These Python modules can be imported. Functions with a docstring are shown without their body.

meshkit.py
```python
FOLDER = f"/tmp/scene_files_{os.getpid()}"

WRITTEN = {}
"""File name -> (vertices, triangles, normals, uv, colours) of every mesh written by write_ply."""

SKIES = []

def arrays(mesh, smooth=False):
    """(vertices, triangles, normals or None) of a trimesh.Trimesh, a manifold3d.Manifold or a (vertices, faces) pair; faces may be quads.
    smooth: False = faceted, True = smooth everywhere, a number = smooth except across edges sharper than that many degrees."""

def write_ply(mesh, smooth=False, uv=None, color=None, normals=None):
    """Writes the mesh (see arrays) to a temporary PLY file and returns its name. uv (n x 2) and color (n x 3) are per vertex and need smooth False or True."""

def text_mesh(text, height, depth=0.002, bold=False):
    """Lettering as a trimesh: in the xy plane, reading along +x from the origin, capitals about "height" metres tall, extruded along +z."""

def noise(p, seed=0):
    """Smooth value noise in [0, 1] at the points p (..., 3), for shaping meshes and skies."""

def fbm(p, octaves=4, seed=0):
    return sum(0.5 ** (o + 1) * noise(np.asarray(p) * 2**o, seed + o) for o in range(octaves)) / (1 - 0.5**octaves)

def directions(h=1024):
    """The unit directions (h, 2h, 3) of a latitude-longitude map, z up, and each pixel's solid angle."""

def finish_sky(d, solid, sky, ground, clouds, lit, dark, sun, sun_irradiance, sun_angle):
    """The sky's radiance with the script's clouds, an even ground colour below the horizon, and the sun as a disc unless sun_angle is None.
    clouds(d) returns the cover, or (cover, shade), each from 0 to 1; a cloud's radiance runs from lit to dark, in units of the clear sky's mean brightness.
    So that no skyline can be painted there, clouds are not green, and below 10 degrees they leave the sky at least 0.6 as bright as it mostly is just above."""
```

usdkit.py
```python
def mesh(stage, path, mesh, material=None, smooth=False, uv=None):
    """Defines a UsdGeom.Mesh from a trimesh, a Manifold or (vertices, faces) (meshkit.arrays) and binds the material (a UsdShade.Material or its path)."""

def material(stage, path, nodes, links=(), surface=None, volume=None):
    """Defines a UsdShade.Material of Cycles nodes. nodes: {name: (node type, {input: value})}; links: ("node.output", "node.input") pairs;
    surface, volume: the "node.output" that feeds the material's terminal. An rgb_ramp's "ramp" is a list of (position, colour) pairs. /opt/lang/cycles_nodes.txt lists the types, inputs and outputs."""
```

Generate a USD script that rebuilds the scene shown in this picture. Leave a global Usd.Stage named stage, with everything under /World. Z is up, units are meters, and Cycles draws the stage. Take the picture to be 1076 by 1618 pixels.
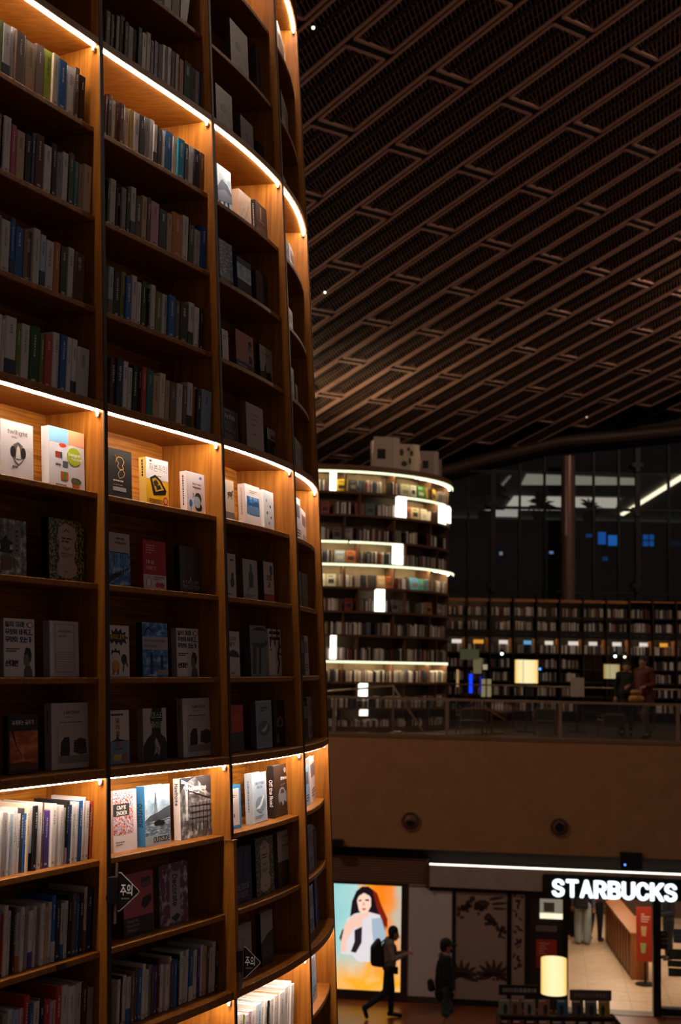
import math, numpy as np, trimesh, usdkit, meshkit
import manifold3d as m3
from scipy.interpolate import CubicSpline
from pxr import Usd, UsdGeom, UsdLux, UsdShade, Gf, Sdf, Vt

stage = Usd.Stage.CreateInMemory()
UsdGeom.SetStageUpAxis(stage, UsdGeom.Tokens.z)
UsdGeom.SetStageMetersPerUnit(stage, 1.0)
stage.SetDefaultPrim(UsdGeom.Xform.Define(stage, '/World').GetPrim())
RNG = np.random.default_rng(7)

# ------------------------------------------------------------------ camera, ambient light, exposure
W, H, FPX, PITCH, ROLL, ZC = 1076, 1618, 2141.0, 0.1099, 0.0196, 6.7     # lens in pixels, camera height over the lower floor
cam = UsdGeom.Camera.Define(stage, '/World/Camera')
cam.CreateHorizontalApertureAttr(24.0)
cam.CreateVerticalApertureAttr(24.0 * H / W)
cam.CreateFocalLengthAttr(24.0 * FPX / W)
cam.CreateFStopAttr(3.9)
cam.CreateFocusDistanceAttr(5.7)
cam.CreateClippingRangeAttr(Gf.Vec2f(0.05, 500))
cam.CreateExposureAttr(0.0)
cp, sp, cr, sr = math.cos(PITCH), math.sin(PITCH), math.cos(ROLL), math.sin(ROLL)
X0, U0, F0 = np.array([1, 0, 0.]), np.array([0, -sp, cp]), np.array([0, cp, sp])
R1, U1 = cr * X0 + sr * U0, -sr * X0 + cr * U0
cam.AddTransformOp().Set(Gf.Matrix4d(*R1, 0, *U1, 0, *(-F0), 0, 0, 0, ZC, 1))

dome = UsdLux.DomeLight.Define(stage, '/World/Ambient')       # dim, even evening light of the hall
dome.CreateColorAttr(Gf.Vec3f(1.0, 0.76, 0.69))
dome.CreateIntensityAttr(0.02)
STRIP, FARSTRIP = 58.0, 1.5                                    # radiance of the shelf light strips


def ray(px, py):
    u2, v2 = (px - W / 2) / FPX, (H / 2 - py) / FPX
    u, v = u2 * cr - v2 * sr, u2 * sr + v2 * cr
    return np.array([u, cp - v * sp, sp + v * cp])


def proj(P):
    x, y, z = P[..., 0], P[..., 1], P[..., 2] - ZC
    yc, zc = y * cp + z * sp, -y * sp + z * cp
    u, v = x / yc, zc / yc
    return W / 2 + FPX * (u * cr + v * sr), H / 2 - FPX * (-u * sr + v * cr)


def at_y(px, py, y):
    d = ray(px, py)
    return d * (y / d[1]) + [0, 0, ZC]


def at_z(px, py, z=0.0):
    d = ray(px, py)
    return d * ((z - ZC) / d[2]) + [0, 0, ZC]


# ------------------------------------------------------------------ materials
def lin(c):
    if isinstance(c, str):
        c = [int(c[i:i + 2], 16) / 255 for i in (0, 2, 4)]
        c = [x / 12.92 if x <= .04045 else ((x + .055) / 1.055) ** 2.4 for x in c]
    return tuple(float(x) for x in c)


_M = {}


def paint(c, rough=0.55, metal=0.0, spec=0.4):
    c = lin(c)
    k = (tuple(round(x, 4) for x in c), rough, metal, spec)
    if k not in _M:
        _M[k] = usdkit.material(stage, f'/World/Looks/paint_{len(_M):03d}', {
            'p': ('principled_bsdf', {'base_color': c, 'roughness': rough, 'metallic': metal, 'specular_ior_level': spec})}, [], surface='p.BSDF')
    return _M[k]


def glow(c, strength):
    c = lin(c)
    k = ('e', tuple(round(x, 4) for x in c), strength)
    if k not in _M:
        _M[k] = usdkit.material(stage, f'/World/Looks/glow_{len(_M):03d}', {'e': ('emission', {'color': c, 'strength': strength})}, [], surface='e.emission')
    return _M[k]


def grained(name, c1, c2, scale, rough=0.5, detail=4, bump=0.0, spec=0.4, pos=(0.3, 0.7)):
    n = {'tc': ('geometry', {}), 'm': ('mapping', {'scale': scale}), 'n': ('noise_texture', {'scale': 1.0, 'detail': detail, 'distortion': 0.6}),
         'r': ('rgb_ramp', {'ramp': [(pos[0], lin(c1)), (pos[1], lin(c2))]}), 'p': ('principled_bsdf', {'roughness': rough, 'specular_ior_level': spec})}
    l = [('tc.position', 'm.vector'), ('m.vector', 'n.vector'), ('n.fac', 'r.fac'), ('r.color', 'p.base_color')]
    if bump:
        n['b'] = ('bump', {'strength': bump, 'distance': 0.002})
        l += [('n.fac', 'b.height'), ('b.normal', 'p.normal')]
    return usdkit.material(stage, '/World/Looks/' + name, n, l, surface='p.BSDF')


def picture(name, stops, scale, detail=5, rough=.4, kind='fBM'):
    """A printed photograph: a noise picture through a ramp of inks."""
    return usdkit.material(stage, '/World/Looks/' + name, {
        'tc': ('texture_coordinate', {}), 'm': ('mapping', {'scale': scale}), 'n': ('noise_texture', {'scale': 1.0, 'detail': detail, 'roughness': .6}),
        'r': ('rgb_ramp', {'ramp': [(a, lin(c)) for a, c in stops]}), 'p': ('principled_bsdf', {'roughness': rough})},
        [('tc.object', 'm.vector'), ('m.vector', 'n.vector'), ('n.fac', 'r.fac'), ('r.color', 'p.base_color')], surface='p.BSDF')


WOODV = grained('oak_upright', '86501a', 'ae7026', (55, 55, 2.2), .45, bump=.15, spec=.22)
WOODH = grained('oak_level', '784612', 'b47528', (3, 3, 90), .45, bump=.15, spec=.22, pos=(.32, .62))
WOODS = grained('oak_shelf', '784814', '9c6220', (14, 60, 60), .45, bump=.1, spec=.22)
PAPER = grained('page_edges', 'd8cdbd', 'e6ddd0', (4, 4, 900), .8)
STRIPM = glow((1.0, .80, .66), STRIP)
PHOTO = {
    'grey': picture('print_grey', [(.3, '111111'), (.5, '6a6a6a'), (.68, 'd8d8d6')], (28, 28, 28)),
    'dark': picture('print_dark', [(.35, '0a0a0c'), (.55, '3a3a3e'), (.75, 'a5a29c')], (24, 24, 24)),
    'blue': picture('print_blue', [(.3, '0d2c55'), (.5, '2f74b8'), (.7, 'b9d8ec')], (20, 20, 40)),
    'sea': picture('print_sea', [(.3, '1b2530'), (.5, '5e7686'), (.7, 'cfd8dc')], (30, 30, 160)),
    'flora': picture('print_flora', [(.4, '14160f'), (.5, '3d4428'), (.58, 'b9b08a'), (.66, '1c1f14')], (90, 90, 90)),
    'brick': picture('print_tile', [(.3, 'b8321e'), (.41, 'c0442c'), (.43, 'eee8e0'), (.47, 'eee8e0'), (.49, '1d6aa8'), (.55, '1d5a98'), (.57, 'f0eeea'), (.6, 'f0eeea'), (.64, 'd66a3a')], (95, 95, 95), 0),
    'fire': picture('print_fire', [(.3, '5c1d05'), (.5, 'b04a0e'), (.7, 'e89a3a')], (9, 9, 30)),
    'sky': picture('print_sky', [(.3, '6f97b8'), (.5, 'aecbdc'), (.7, 'e8eef0')], (14, 14, 30)),
    'pink': picture('print_pink', [(.35, '8c2a4e'), (.5, '4d3a5e'), (.62, 'c9b5c0')], (30, 30, 30)),
}


# ------------------------------------------------------------------ mesh helpers
class MB:
    def __init__(s):
        s.v, s.f, s.n = [], [], 0

    def add(s, v, f):
        v, f = np.asarray(v, float), np.asarray(f, int)
        if f.shape[1] == 4:
            f = np.vstack([f[:, [0, 1, 2]], f[:, [0, 2, 3]]])
        s.v.append(v); s.f.append(f + s.n); s.n += len(v)
        return s

    def box(s, lo, hi):
        lo, hi = np.minimum(lo, hi), np.maximum(lo, hi)
        v = np.array([[x, y, z] for x in (lo[0], hi[0]) for y in (lo[1], hi[1]) for z in (lo[2], hi[2])])
        return s.add(v, BOXF)

    def hexa(s, v):                                    # 8 corners in box() order
        return s.add(v, BOXF)

    def bar(s, a, b, w, h=None, up=(0, 0, 1)):         # square bar between two points
        a, b = np.asarray(a, float), np.asarray(b, float); h = w if h is None else h
        d = b - a; d /= np.linalg.norm(d) + 1e-12
        up = np.asarray(up, float)
        if abs(d @ up) > .95: up = np.array([1., 0, 0])
        x = np.cross(d, up); x /= np.linalg.norm(x); y = np.cross(x, d)
        v = [p + x * i * w / 2 + y * j * h / 2 for p in (a, b) for i in (-1, 1) for j in (-1, 1)]
        return s.add(v, BOXF)

    def tube(s, pts, r, n=8):
        v, f = tube(np.asarray(pts, float), r, n)
        return s.add(v, f)

    def mesh(s, t, M=None):
        v = np.array(t.vertices)
        if M is not None: v = v @ np.asarray(M)[:3, :3].T + np.asarray(M)[:3, 3]
        return s.add(v, np.array(t.faces))

    def out(s):
        return np.vstack(s.v), np.vstack(s.f)


BOXF = np.array([[0, 1, 3, 2], [4, 6, 7, 5], [0, 4, 5, 1], [2, 3, 7, 6], [0, 2, 6, 4], [1, 5, 7, 3]])


def tube(p, r, n=8):
    t = np.gradient(p, axis=0); t /= np.linalg.norm(t, axis=1, keepdims=True) + 1e-12
    a = np.cross(t, np.where(np.abs(t[:, 2:]) < .9, [0, 0, 1.], [1., 0, 0])); a /= np.linalg.norm(a, axis=1, keepdims=True) + 1e-12
    b = np.cross(t, a); g = np.arange(n) * 2 * np.pi / n
    r = np.broadcast_to(r, (len(p),))[:, None, None]
    v = p[:, None] + r * (np.cos(g)[None, :, None] * a[:, None] + np.sin(g)[None, :, None] * b[:, None])
    return loops(v)


def loops(v, cap=True):
    """Closed profile loops (m, n, 3) joined into a skin with end caps."""
    v = np.asarray(v, float); m, n = v.shape[:2]
    f = []
    for i in range(m - 1):
        for j in range(n):
            f.append([i * n + j, i * n + (j + 1) % n, (i + 1) * n + (j + 1) % n, (i + 1) * n + j])
    f = np.array(f); f = np.vstack([f[:, [0, 1, 2]], f[:, [0, 2, 3]]])
    if cap:
        c0 = [[0, j + 1, j] for j in range(1, n - 1)]
        c1 = [[(m - 1) * n, (m - 1) * n + j, (m - 1) * n + j + 1] for j in range(1, n - 1)]
        f = np.vstack([f, c0, c1])
    return v.reshape(-1, 3), f


def lathe(profile, n=24, c=(0, 0, 0)):
    m = trimesh.creation.revolve(np.array(profile, float), sections=n)
    return np.array(m.vertices) + c, np.array(m.faces)


def poly(pts, d0, d1):
    """A flat polygon (x, z) standing on a cover: extruded in y from d0 to d1."""
    from shapely.geometry import Polygon
    g = Polygon(pts).buffer(0)
    b = MB()
    for q in getattr(g, 'geoms', [g]):
        if q.area < 1e-9: continue
        m = trimesh.creation.extrude_polygon(q, abs(d1 - d0), engine='earcut')
        v = np.array(m.vertices); b.add(np.c_[v[:, 0], max(d0, d1) - v[:, 2], v[:, 1]], np.array(m.faces))
    return b.out() if b.n else (np.zeros((3, 3)), np.array([[0, 1, 2]]))


# ------------------------------------------------------------------ scene tree helpers
_names, _inv, _lab = {}, {}, {}


def numbered(parent, name):
    k = (parent, name); i = _names.get(k, 0); _names[k] = i + 1
    return f'{parent}/{name}' + (f'_{i:03d}' if i else '')


def tag(p, label=None, cat=None, group=None, kind=None):
    p = p.GetPrim() if hasattr(p, 'GetPrim') else p
    for k, v in (('label', label), ('category', cat), ('group', group), ('kind', kind)):
        if v: p.SetCustomDataByKey(k, v)
    return p


def thing(name, label, cat, loc=(0, 0, 0), rz=0.0, rx=0.0, group=None, kind=None):
    path = numbered('/World', name)
    x = UsdGeom.Xform.Define(stage, path)
    M = trimesh.transformations.translation_matrix(loc) @ trimesh.transformations.rotation_matrix(rz, [0, 0, 1]) @ trimesh.transformations.rotation_matrix(rx, [1, 0, 0])
    x.AddTranslateOp().Set(Gf.Vec3d(*map(float, loc)))
    if rz: x.AddRotateZOp().Set(math.degrees(rz))
    if rx: x.AddRotateXOp().Set(math.degrees(rx))
    _inv[path] = (np.linalg.inv(M), M)
    tag(x, label, cat, group, kind)
    return path


def obj(name, mesh, m, parent='/World', local=False, smooth=False, label=None, cat=None, group=None, kind=None):
    """One Mesh under parent (world coordinates unless local)."""
    v, f = mesh.out() if isinstance(mesh, MB) else (mesh if isinstance(mesh, tuple) else meshkit.arrays(mesh)[:2])
    v = np.asarray(v, float)
    root = '/'.join(parent.split('/')[:3])
    if not local and root in _inv:
        I = _inv[root][0]; v = v @ I[:3, :3].T + I[:3, 3]
    path = numbered(parent, name)
    p = usdkit.mesh(stage, path, (v, f), m, smooth=smooth)
    tag(p, label, cat, group, kind)
    return path


# ------------------------------------------------------------------ lettering
CH = {0: [[(0, 1), (1, 1), (.85, 0)]], 2: [[(0, 1), (0, 0), (1, 0)]], 3: [[(1, 1), (0, 1), (0, 0), (1, 0)]], 5: [[(0, 1), (1, 1), (1, .5), (0, .5), (0, 0), (1, 0)]],
      6: [[(0, 1), (1, 1), (1, 0), (0, 0), (0, 1)]], 7: [[(0, 1), (0, 0), (1, 0), (1, 1)], [(0, .5), (1, .5)]], 9: [[(.5, 1), (.4, .5), (0, 0)], [(.45, .6), (1, 0)]],
      11: [[(.5 + .5 * math.cos(a), .5 + .5 * math.sin(a)) for a in np.linspace(0, 2 * math.pi, 11)]],
      12: [[(0, 1), (1, 1)], [(.5, 1), (.4, .5), (0, 0)], [(.45, .6), (1, 0)]], 14: [[(.35, 1.1), (.65, 1.1)], [(0, .85), (1, .85)], [(.5, .85), (0, 0)], [(.45, .5), (1, 0)]],
      15: [[(0, 1), (1, 1), (.85, 0)], [(0, .5), (.95, .5)]], 16: [[(1, 1), (0, 1), (0, 0), (1, 0)], [(0, .5), (1, .5)]],
      17: [[(0, 1), (1, 1)], [(0, 0), (1, 0)], [(.3, 1), (.3, 0)], [(.7, 1), (.7, 0)]],
      18: [[(.3, 1.1), (.7, 1.1)], [(0, .8), (1, .8)], [(.5 + .38 * math.cos(a), .3 + .32 * math.sin(a)) for a in np.linspace(0, 2 * math.pi, 10)]]}
for a_, b_ in ((1, 0), (4, 3), (8, 7), (10, 9), (13, 12)):
    CH[a_] = [[(x * .45, y) for x, y in s] for s in CH[b_]] + [[(.55 + x * .45, y) for x, y in s] for s in CH[b_]]
VV = {0: [[(.2, 1), (.2, 0)], [(.2, .5), (.9, .5)]], 1: [[(0, 1), (0, 0)], [(.8, 1), (.8, 0)], [(0, .5), (.8, .5)]], 2: [[(.2, 1), (.2, 0)], [(.2, .65), (.9, .65)], [(.2, .35), (.9, .35)]],
      4: [[(.8, 1), (.8, 0)], [(0, .5), (.8, .5)]], 5: [[(.4, 1), (.4, 0)], [(.95, 1), (.95, 0)], [(-.1, .5), (.4, .5)]], 6: [[(.8, 1), (.8, 0)], [(0, .65), (.8, .65)], [(0, .35), (.8, .35)]], 20: [[(.6, 1), (.6, 0)]]}
VH = {8: [[(0, .1), (1, .1)], [(.5, .1), (.5, 1)]], 12: [[(0, .1), (1, .1)], [(.3, .1), (.3, 1)], [(.7, .1), (.7, 1)]], 13: [[(0, .9), (1, .9)], [(.5, .9), (.5, 0)]],
      17: [[(0, .9), (1, .9)], [(.3, .9), (.3, 0)], [(.7, .9), (.7, 0)]], 18: [[(0, .5), (1, .5)]]}
VX = {9: (8, 0), 10: (8, 1), 11: (8, 20), 14: (13, 4), 15: (13, 5), 16: (13, 20), 19: (18, 20)}
TI = {1: 0, 2: 1, 4: 2, 7: 3, 8: 5, 16: 6, 17: 7, 19: 9, 20: 10, 21: 11, 22: 12, 23: 14, 24: 15, 25: 16, 26: 17, 27: 18}


def strokes(ch):
    o = ord(ch)
    if ch == ':': return [[(.4, .3), (.4, .38)], [(.4, .62), (.4, .7)]], .45
    if ch == ',': return [[(.2, .1), (.1, -.1)]], .35
    if ch == '!': return [[(.3, 1), (.3, .35)], [(.3, .1), (.3, .02)]], .5
    if ch == ' ': return [], .4
    s = o - 0xAC00; L, V, T = s // 588, (s % 588) // 28, s % 28
    fit = lambda st, x0, y0, x1, y1: [[(x0 + x * (x1 - x0), y0 + y * (y1 - y0)) for x, y in q] for q in st]
    b = .38 if T else 0.0
    if V in VV: out = fit(CH[L], .05, b + .12 * (1 - b), .52, .95) + fit(VV[V], .62, b, .98, 1)
    elif V in VH: out = fit(CH[L], .2, b + .45 * (1 - b), .8, .97) + fit(VH[V], .03, b, .97, b + .36 * (1 - b))
    else:
        h, v = VX[V]
        out = fit(CH[L], .1, b + .45 * (1 - b), .55, .95) + fit(VH[h], .02, b + .02, .66, b + .36 * (1 - b)) + fit(VV[v], .72, b, 1.0, 1)
    if T: out += fit(CH[TI[T]], .15, 0, .85, .28)
    return out, 1.12


def hangul(text, h, wgt=.1):
    """Stroke lettering as polylines -> list of (quad outline) in (x, z), reading along +x, h tall."""
    quads, x = [], 0.0
    for ch in text:
        st, adv = strokes(ch)
        for q in st:
            for (ax, ay), (bx, by) in zip(q[:-1], q[1:]):
                d = np.array([bx - ax, by - ay]); L = np.linalg.norm(d)
                if L < 1e-6: continue
                d /= L; n = np.array([-d[1], d[0]]) * wgt / 2; e = d * wgt / 2
                a, b = np.array([ax + x, ay]) - e, np.array([bx + x, by]) + e
                quads.append(np.array([a - n, b - n, b + n, a + n]) * h)
        x += adv
    return quads, x * h


def quads_mesh(quads, d0, d1):
    b = MB()
    for q in quads:
        b.hexa([[q[i][0], d, q[i][1]] for i, d in ((0, d0), (3, d0), (0, d1), (3, d1), (1, d0), (2, d0), (1, d1), (2, d1))])
    return b.out()


_tx = {}


def latin(text, h, bold=False):
    k = (text, bold)
    if k not in _tx:
        m = meshkit.text_mesh(text, 1.0, .01, bold); _tx[k] = (np.array(m.vertices), np.array(m.faces))
    v, f = _tx[k]
    return np.c_[v[:, 0] * h, v[:, 1] * h, v[:, 2]], f


# ------------------------------------------------------------------ the near book tower: plan spline, batter, shelves
CEN = np.array([-5.478, 7.722])
PTS = {0: (-1.208, 4.195), 1: (-.834, 4.947), 2: (-.456, 5.692), 3: (-.173, 6.483), 4: (-.065, 7.279)}
PTS[-1] = (-1.208 - .84 * math.cos(1.08), 4.195 - .84 * math.sin(1.08)); PTS[-2] = (PTS[-1][0] - .84 * math.cos(1.06), PTS[-1][1] - .84 * math.sin(1.06))
for k_, a_ in ((5, 95), (6, 108), (7, 121)):
    PTS[k_] = (PTS[k_ - 1][0] + .82 * math.cos(math.radians(a_)), PTS[k_ - 1][1] + .82 * math.sin(math.radians(a_)))
_ks = sorted(PTS)
PLAN = CubicSpline(_ks, [PTS[k] for k in _ks])


def pos(s, z, rec=0.0, side=0.0):
    """A point of the tower: s along the plan (posts at whole numbers), z relative to the eye, rec behind the upright's front edge."""
    s, z, rec, side = np.broadcast_arrays(np.asarray(s, float), np.asarray(z, float), np.asarray(rec, float), np.asarray(side, float))
    c = PLAN(s); n = c - CEN; n = n / np.linalg.norm(n, axis=-1, keepdims=True); t = np.stack([-n[..., 1], n[..., 0]], -1)
    xy = c - n * (.059 * z + .002 * z * z + rec)[..., None] + t * side[..., None]
    return np.concatenate([xy, (z + ZC)[..., None]], -1)


def nrm(s):
    n = PLAN(s) - CEN
    return n / np.linalg.norm(n)


LITB = [3.525, 2.351, .911, -.431, -1.364]                     # undersides of the shelves that carry a light strip
LIT_T = .032
REG = [3.95, 4.35, 3.15, 2.76, 2.025, 1.67, 1.31, .603, .267, -.074, -.718, -1.032, -1.66, -1.98]
TOPZ, BOTZ, DEPTH, REC, THK = 4.75, -2.3, .30, .033, .023

tower = thing('book_tower', 'tall curved oak tower of open bookshelves with strip-lit tiers', 'bookcase', (-1.4, 7.0, 0))
HALF = .0115
EDGE = paint('2a180c', .5)
for k in range(-1, 7):
    zs = np.array([BOTZ, -1.364, -.431, .2, .911, 1.6, 2.351, 3.0, 3.525, 4.2, TOPZ])
    L = []
    for z in zs:
        c = .003
        prof = [(c, -HALF), (0, -HALF + c), (0, HALF - c), (c, HALF), (DEPTH, HALF), (DEPTH, -HALF)]
        L.append([pos(k, z, r, sd) for r, sd in prof])
    obj('upright', loops(np.array(L)), WOODV, tower)
    obj('edge_band', loops(np.array([[pos(k, z, r, sd) for r, sd in ((-.0015, -HALF + .002), (-.0015, HALF - .002), (.003, HALF - .0005), (.003, -HALF + .0005))] for z in zs])), EDGE, tower, label='dark front edge of an upright')


def arc_bar(s0, s1, prof, inset=.0125, n=9):
    """A bar that follows the tower's curve between two posts; prof = [(recess, z)], the ends held clear of the uprights."""
    ss = np.linspace(s0, s1, n); L = []
    for i, s in enumerate(ss):
        sd = inset if i == 0 else -inset if i == n - 1 else 0.0
        L.append([pos(s, z, r, sd) for r, z in prof])
    return loops(np.array(L))


for k in range(0, 7):
    s0, s1 = k - 1, k
    for z in REG:
        obj('shelf', arc_bar(s0, s1, [(REC + .003, z), (REC, z - .003), (REC, z - THK + .003), (REC + .003, z - THK), (DEPTH - .012, z - THK), (DEPTH - .012, z)]), WOODS, tower)
    for zb in LITB:
        zt = zb + LIT_T
        obj('shelf', arc_bar(s0, s1, [(.003, zt), (.0, zt - .003), (.0, zb), (.010, zb), (.010, zb + .008), (.034, zb + .008), (.034, zb + .002), (DEPTH - .012, zb + .002), (DEPTH - .012, zt)], .0118), WOODS, tower,
            label='thicker shelf with a light strip under its front edge')
        obj('light_strip', arc_bar(s0, s1, [(.0105, zb + .0075), (.0105, zb - .003), (.014, zb - .006), (.024, zb - .006), (.028, zb - .003), (.028, zb + .0075)], .02), STRIPM, tower, label='glowing strip')
        e = pos(s1, zb - .012, .02, -.022); q = MB()
        q.add(*lathe([(0, -.012), (.006, -.012), (.008, -.004), (.008, .008), (0, .008)], 10, e)); obj('strip_cap', q, paint('c9c4c0', .3), tower)
    # back panel, seen behind the books
    zs = [BOTZ, -1.364, -.431, .911, 2.351, 3.525, TOPZ]
    for z0, z1 in zip(zs[:-1], zs[1:]):
        obj('back_panel', arc_bar(s0, s1, [(DEPTH - .012, z0), (DEPTH - .012, z1), (DEPTH, z1), (DEPTH, z0)], .0), WOODH, tower)
ss = np.linspace(-1, 6, 40)
obj('crown', loops(np.array([[pos(s, z, r) for r, z in ((-.02, TOPZ), (-.02, TOPZ + .06), (DEPTH, TOPZ + .06), (DEPTH, TOPZ))] for s in ss])), WOODS, tower)
obj('plinth', loops(np.array([[pos(s, z, r) for r, z in ((.01, -ZC), (.01, BOTZ), (DEPTH, BOTZ), (DEPTH, -ZC))] for s in ss])), WOODV, tower)
q = MB()
q.add(*loops(np.array([[pos(2, z, r, sd) for r, sd in ((-.012, -.015), (-.012, .012), (.02, .012), (.02, -.015))] for z in (-1.36, -.74)])))
obj('edge_guard', q, WOODV, tower)
q = MB(); q.add(*loops(np.array([[pos(2, z, r, sd) for r, sd in ((-.014, -.02), (-.014, .02), (.03, .02), (.03, -.02))] for z in (-.74, -.735)])))
obj('joint_cap', q, WOODS, tower)


# ------------------------------------------------------------------ books
COL = {'W': ('cfcac6', 'white'), 'w': ('d8c8ae', 'cream'), 'g': ('8b8785', 'grey'), 'G': ('3c3a3c', 'charcoal'), 'k': ('131214', 'black'), 'b': ('1f5f9e', 'blue'), 'B': ('142a4a', 'navy blue'),
       'c': ('1793b4', 'turquoise'), 'l': ('9db9cf', 'pale blue'), 'n': ('6c7a22', 'olive green'), 'N': ('1d4a2a', 'dark green'), 'y': ('a8b42c', 'lime green'), 'Y': ('c0953a', 'mustard'), 'o': ('b9692a', 'orange'),
       'r': ('b03328', 'red'), 'R': ('54201c', 'maroon'), 'm': ('b02462', 'magenta'), 'p': ('c79aa4', 'pink'), 't': ('bd9d7c', 'beige'), 'T': ('6b5344', 'brown'), 'v': ('4a3a86', 'purple'), 'e': ('1c6e6c', 'teal')}
INK = {c: ('e8e2d8' if c in 'GkbBcnNorRmTve' else '2a2624') for c in COL}
ORD = ['first', 'second', 'third', 'fourth', 'fifth', 'sixth', 'seventh', 'eighth', 'ninth', 'tenth', 'eleventh', 'twelfth', 'thirteenth', 'fourteenth', 'fifteenth', 'sixteenth', 'seventeenth', 'eighteenth', 'nineteenth',
       'twentieth', 'twenty-first', 'twenty-second', 'twenty-third', 'twenty-fourth', 'twenty-fifth', 'twenty-sixth', 'twenty-seventh', 'twenty-eighth', 'twenty-ninth', 'thirtieth', 'thirty-first', 'thirty-second', 'thirty-third']
BAY = {1: 'left bay', 2: 'second bay', 3: 'third bay', 4: 'narrow fourth bay'}
TIER = {3.15: 'uppermost lit shelf', 2.76: 'second above upper lights', 2.385: 'shelf just above upper lights', 2.025: 'upper lit shelf', 1.67: 'first below upper lights', 1.31: 'second below upper lights',
        .945: 'shelf just above middle lights', .603: 'middle lit shelf', .267: 'first below middle lights', -.074: 'second below middle lights', -.397: 'shelf just above lower lights', -.718: 'lower lit shelf',
        -1.032: 'first below lower lights', -1.33: 'shelf just above bottom lights', -1.66: 'bottom lit shelf'}


def s_at(px, z, rec, bay):
    s = np.linspace(bay - 1.1, bay + .1, 240); x, _ = proj(pos(s, z, rec))
    i = np.argsort(x)
    return float(np.interp(px, x[i], s[i]))


def book_body(w, d, h, spine_left, o, cover, spine=None):
    """Cover boards wrapped round a page block. spine_left: spine on the -x side (face-out), else the spine is the -y front."""
    b = .0022 if min(w, d) > .012 else .0014
    cv = MB()
    if spine_left:
        cv.box((0, 0, 0), (w, b, h)); cv.box((0, d - b, 0), (w, d, h))
        sp_ = MB().box((-.0012, .0, 0), (b, d, h))
        r = min(.003, d / 4)
        if spine: obj('spine', sp_, spine, o, True)
        else: cv.add(*sp_.out())
        obj('cover', cv, cover, o, True)
        obj('pages', MB().box((b, b, .003), (w - .003, d - b, h - .003)), PAPER, o, True)
    else:
        c = min(.004, w * .28)
        out = np.array([(0, d), (0, c), (c * .3, c * .3), (c, 0), (w - c, 0), (w - c * .3, c * .3), (w, c), (w, d), (w - b, d), (w - b, c + b), (b, c + b), (b, d)])
        n = len(out)
        v = np.vstack([np.c_[out, np.zeros(n)], np.c_[out, np.full(n, h)]])
        f = [[i, (i + 1) % n, n + (i + 1) % n, n + i] for i in range(n)]
        cv.add(v, f)
        caps = [[0, 1, 10, 11], [1, 2, 9, 10], [2, 3, 9, 9], [3, 4, 9, 9], [4, 5, 9, 9], [5, 6, 9, 9], [6, 7, 8, 9]]
        caps = [[0, 1, 10], [0, 10, 11], [1, 2, 10], [2, 3, 10], [3, 4, 10], [4, 9, 10], [4, 5, 9], [5, 6, 9], [6, 7, 9], [7, 8, 9]]
        cv.add(v, [[n + a for a in t] for t in caps]); cv.add(v, [t[::-1] for t in caps])
        obj('cover', cv, cover, o, True)
        obj('pages', MB().box((b, c + b, .003), (w - b, d - .002, h - .003)), PAPER, o, True)


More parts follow.
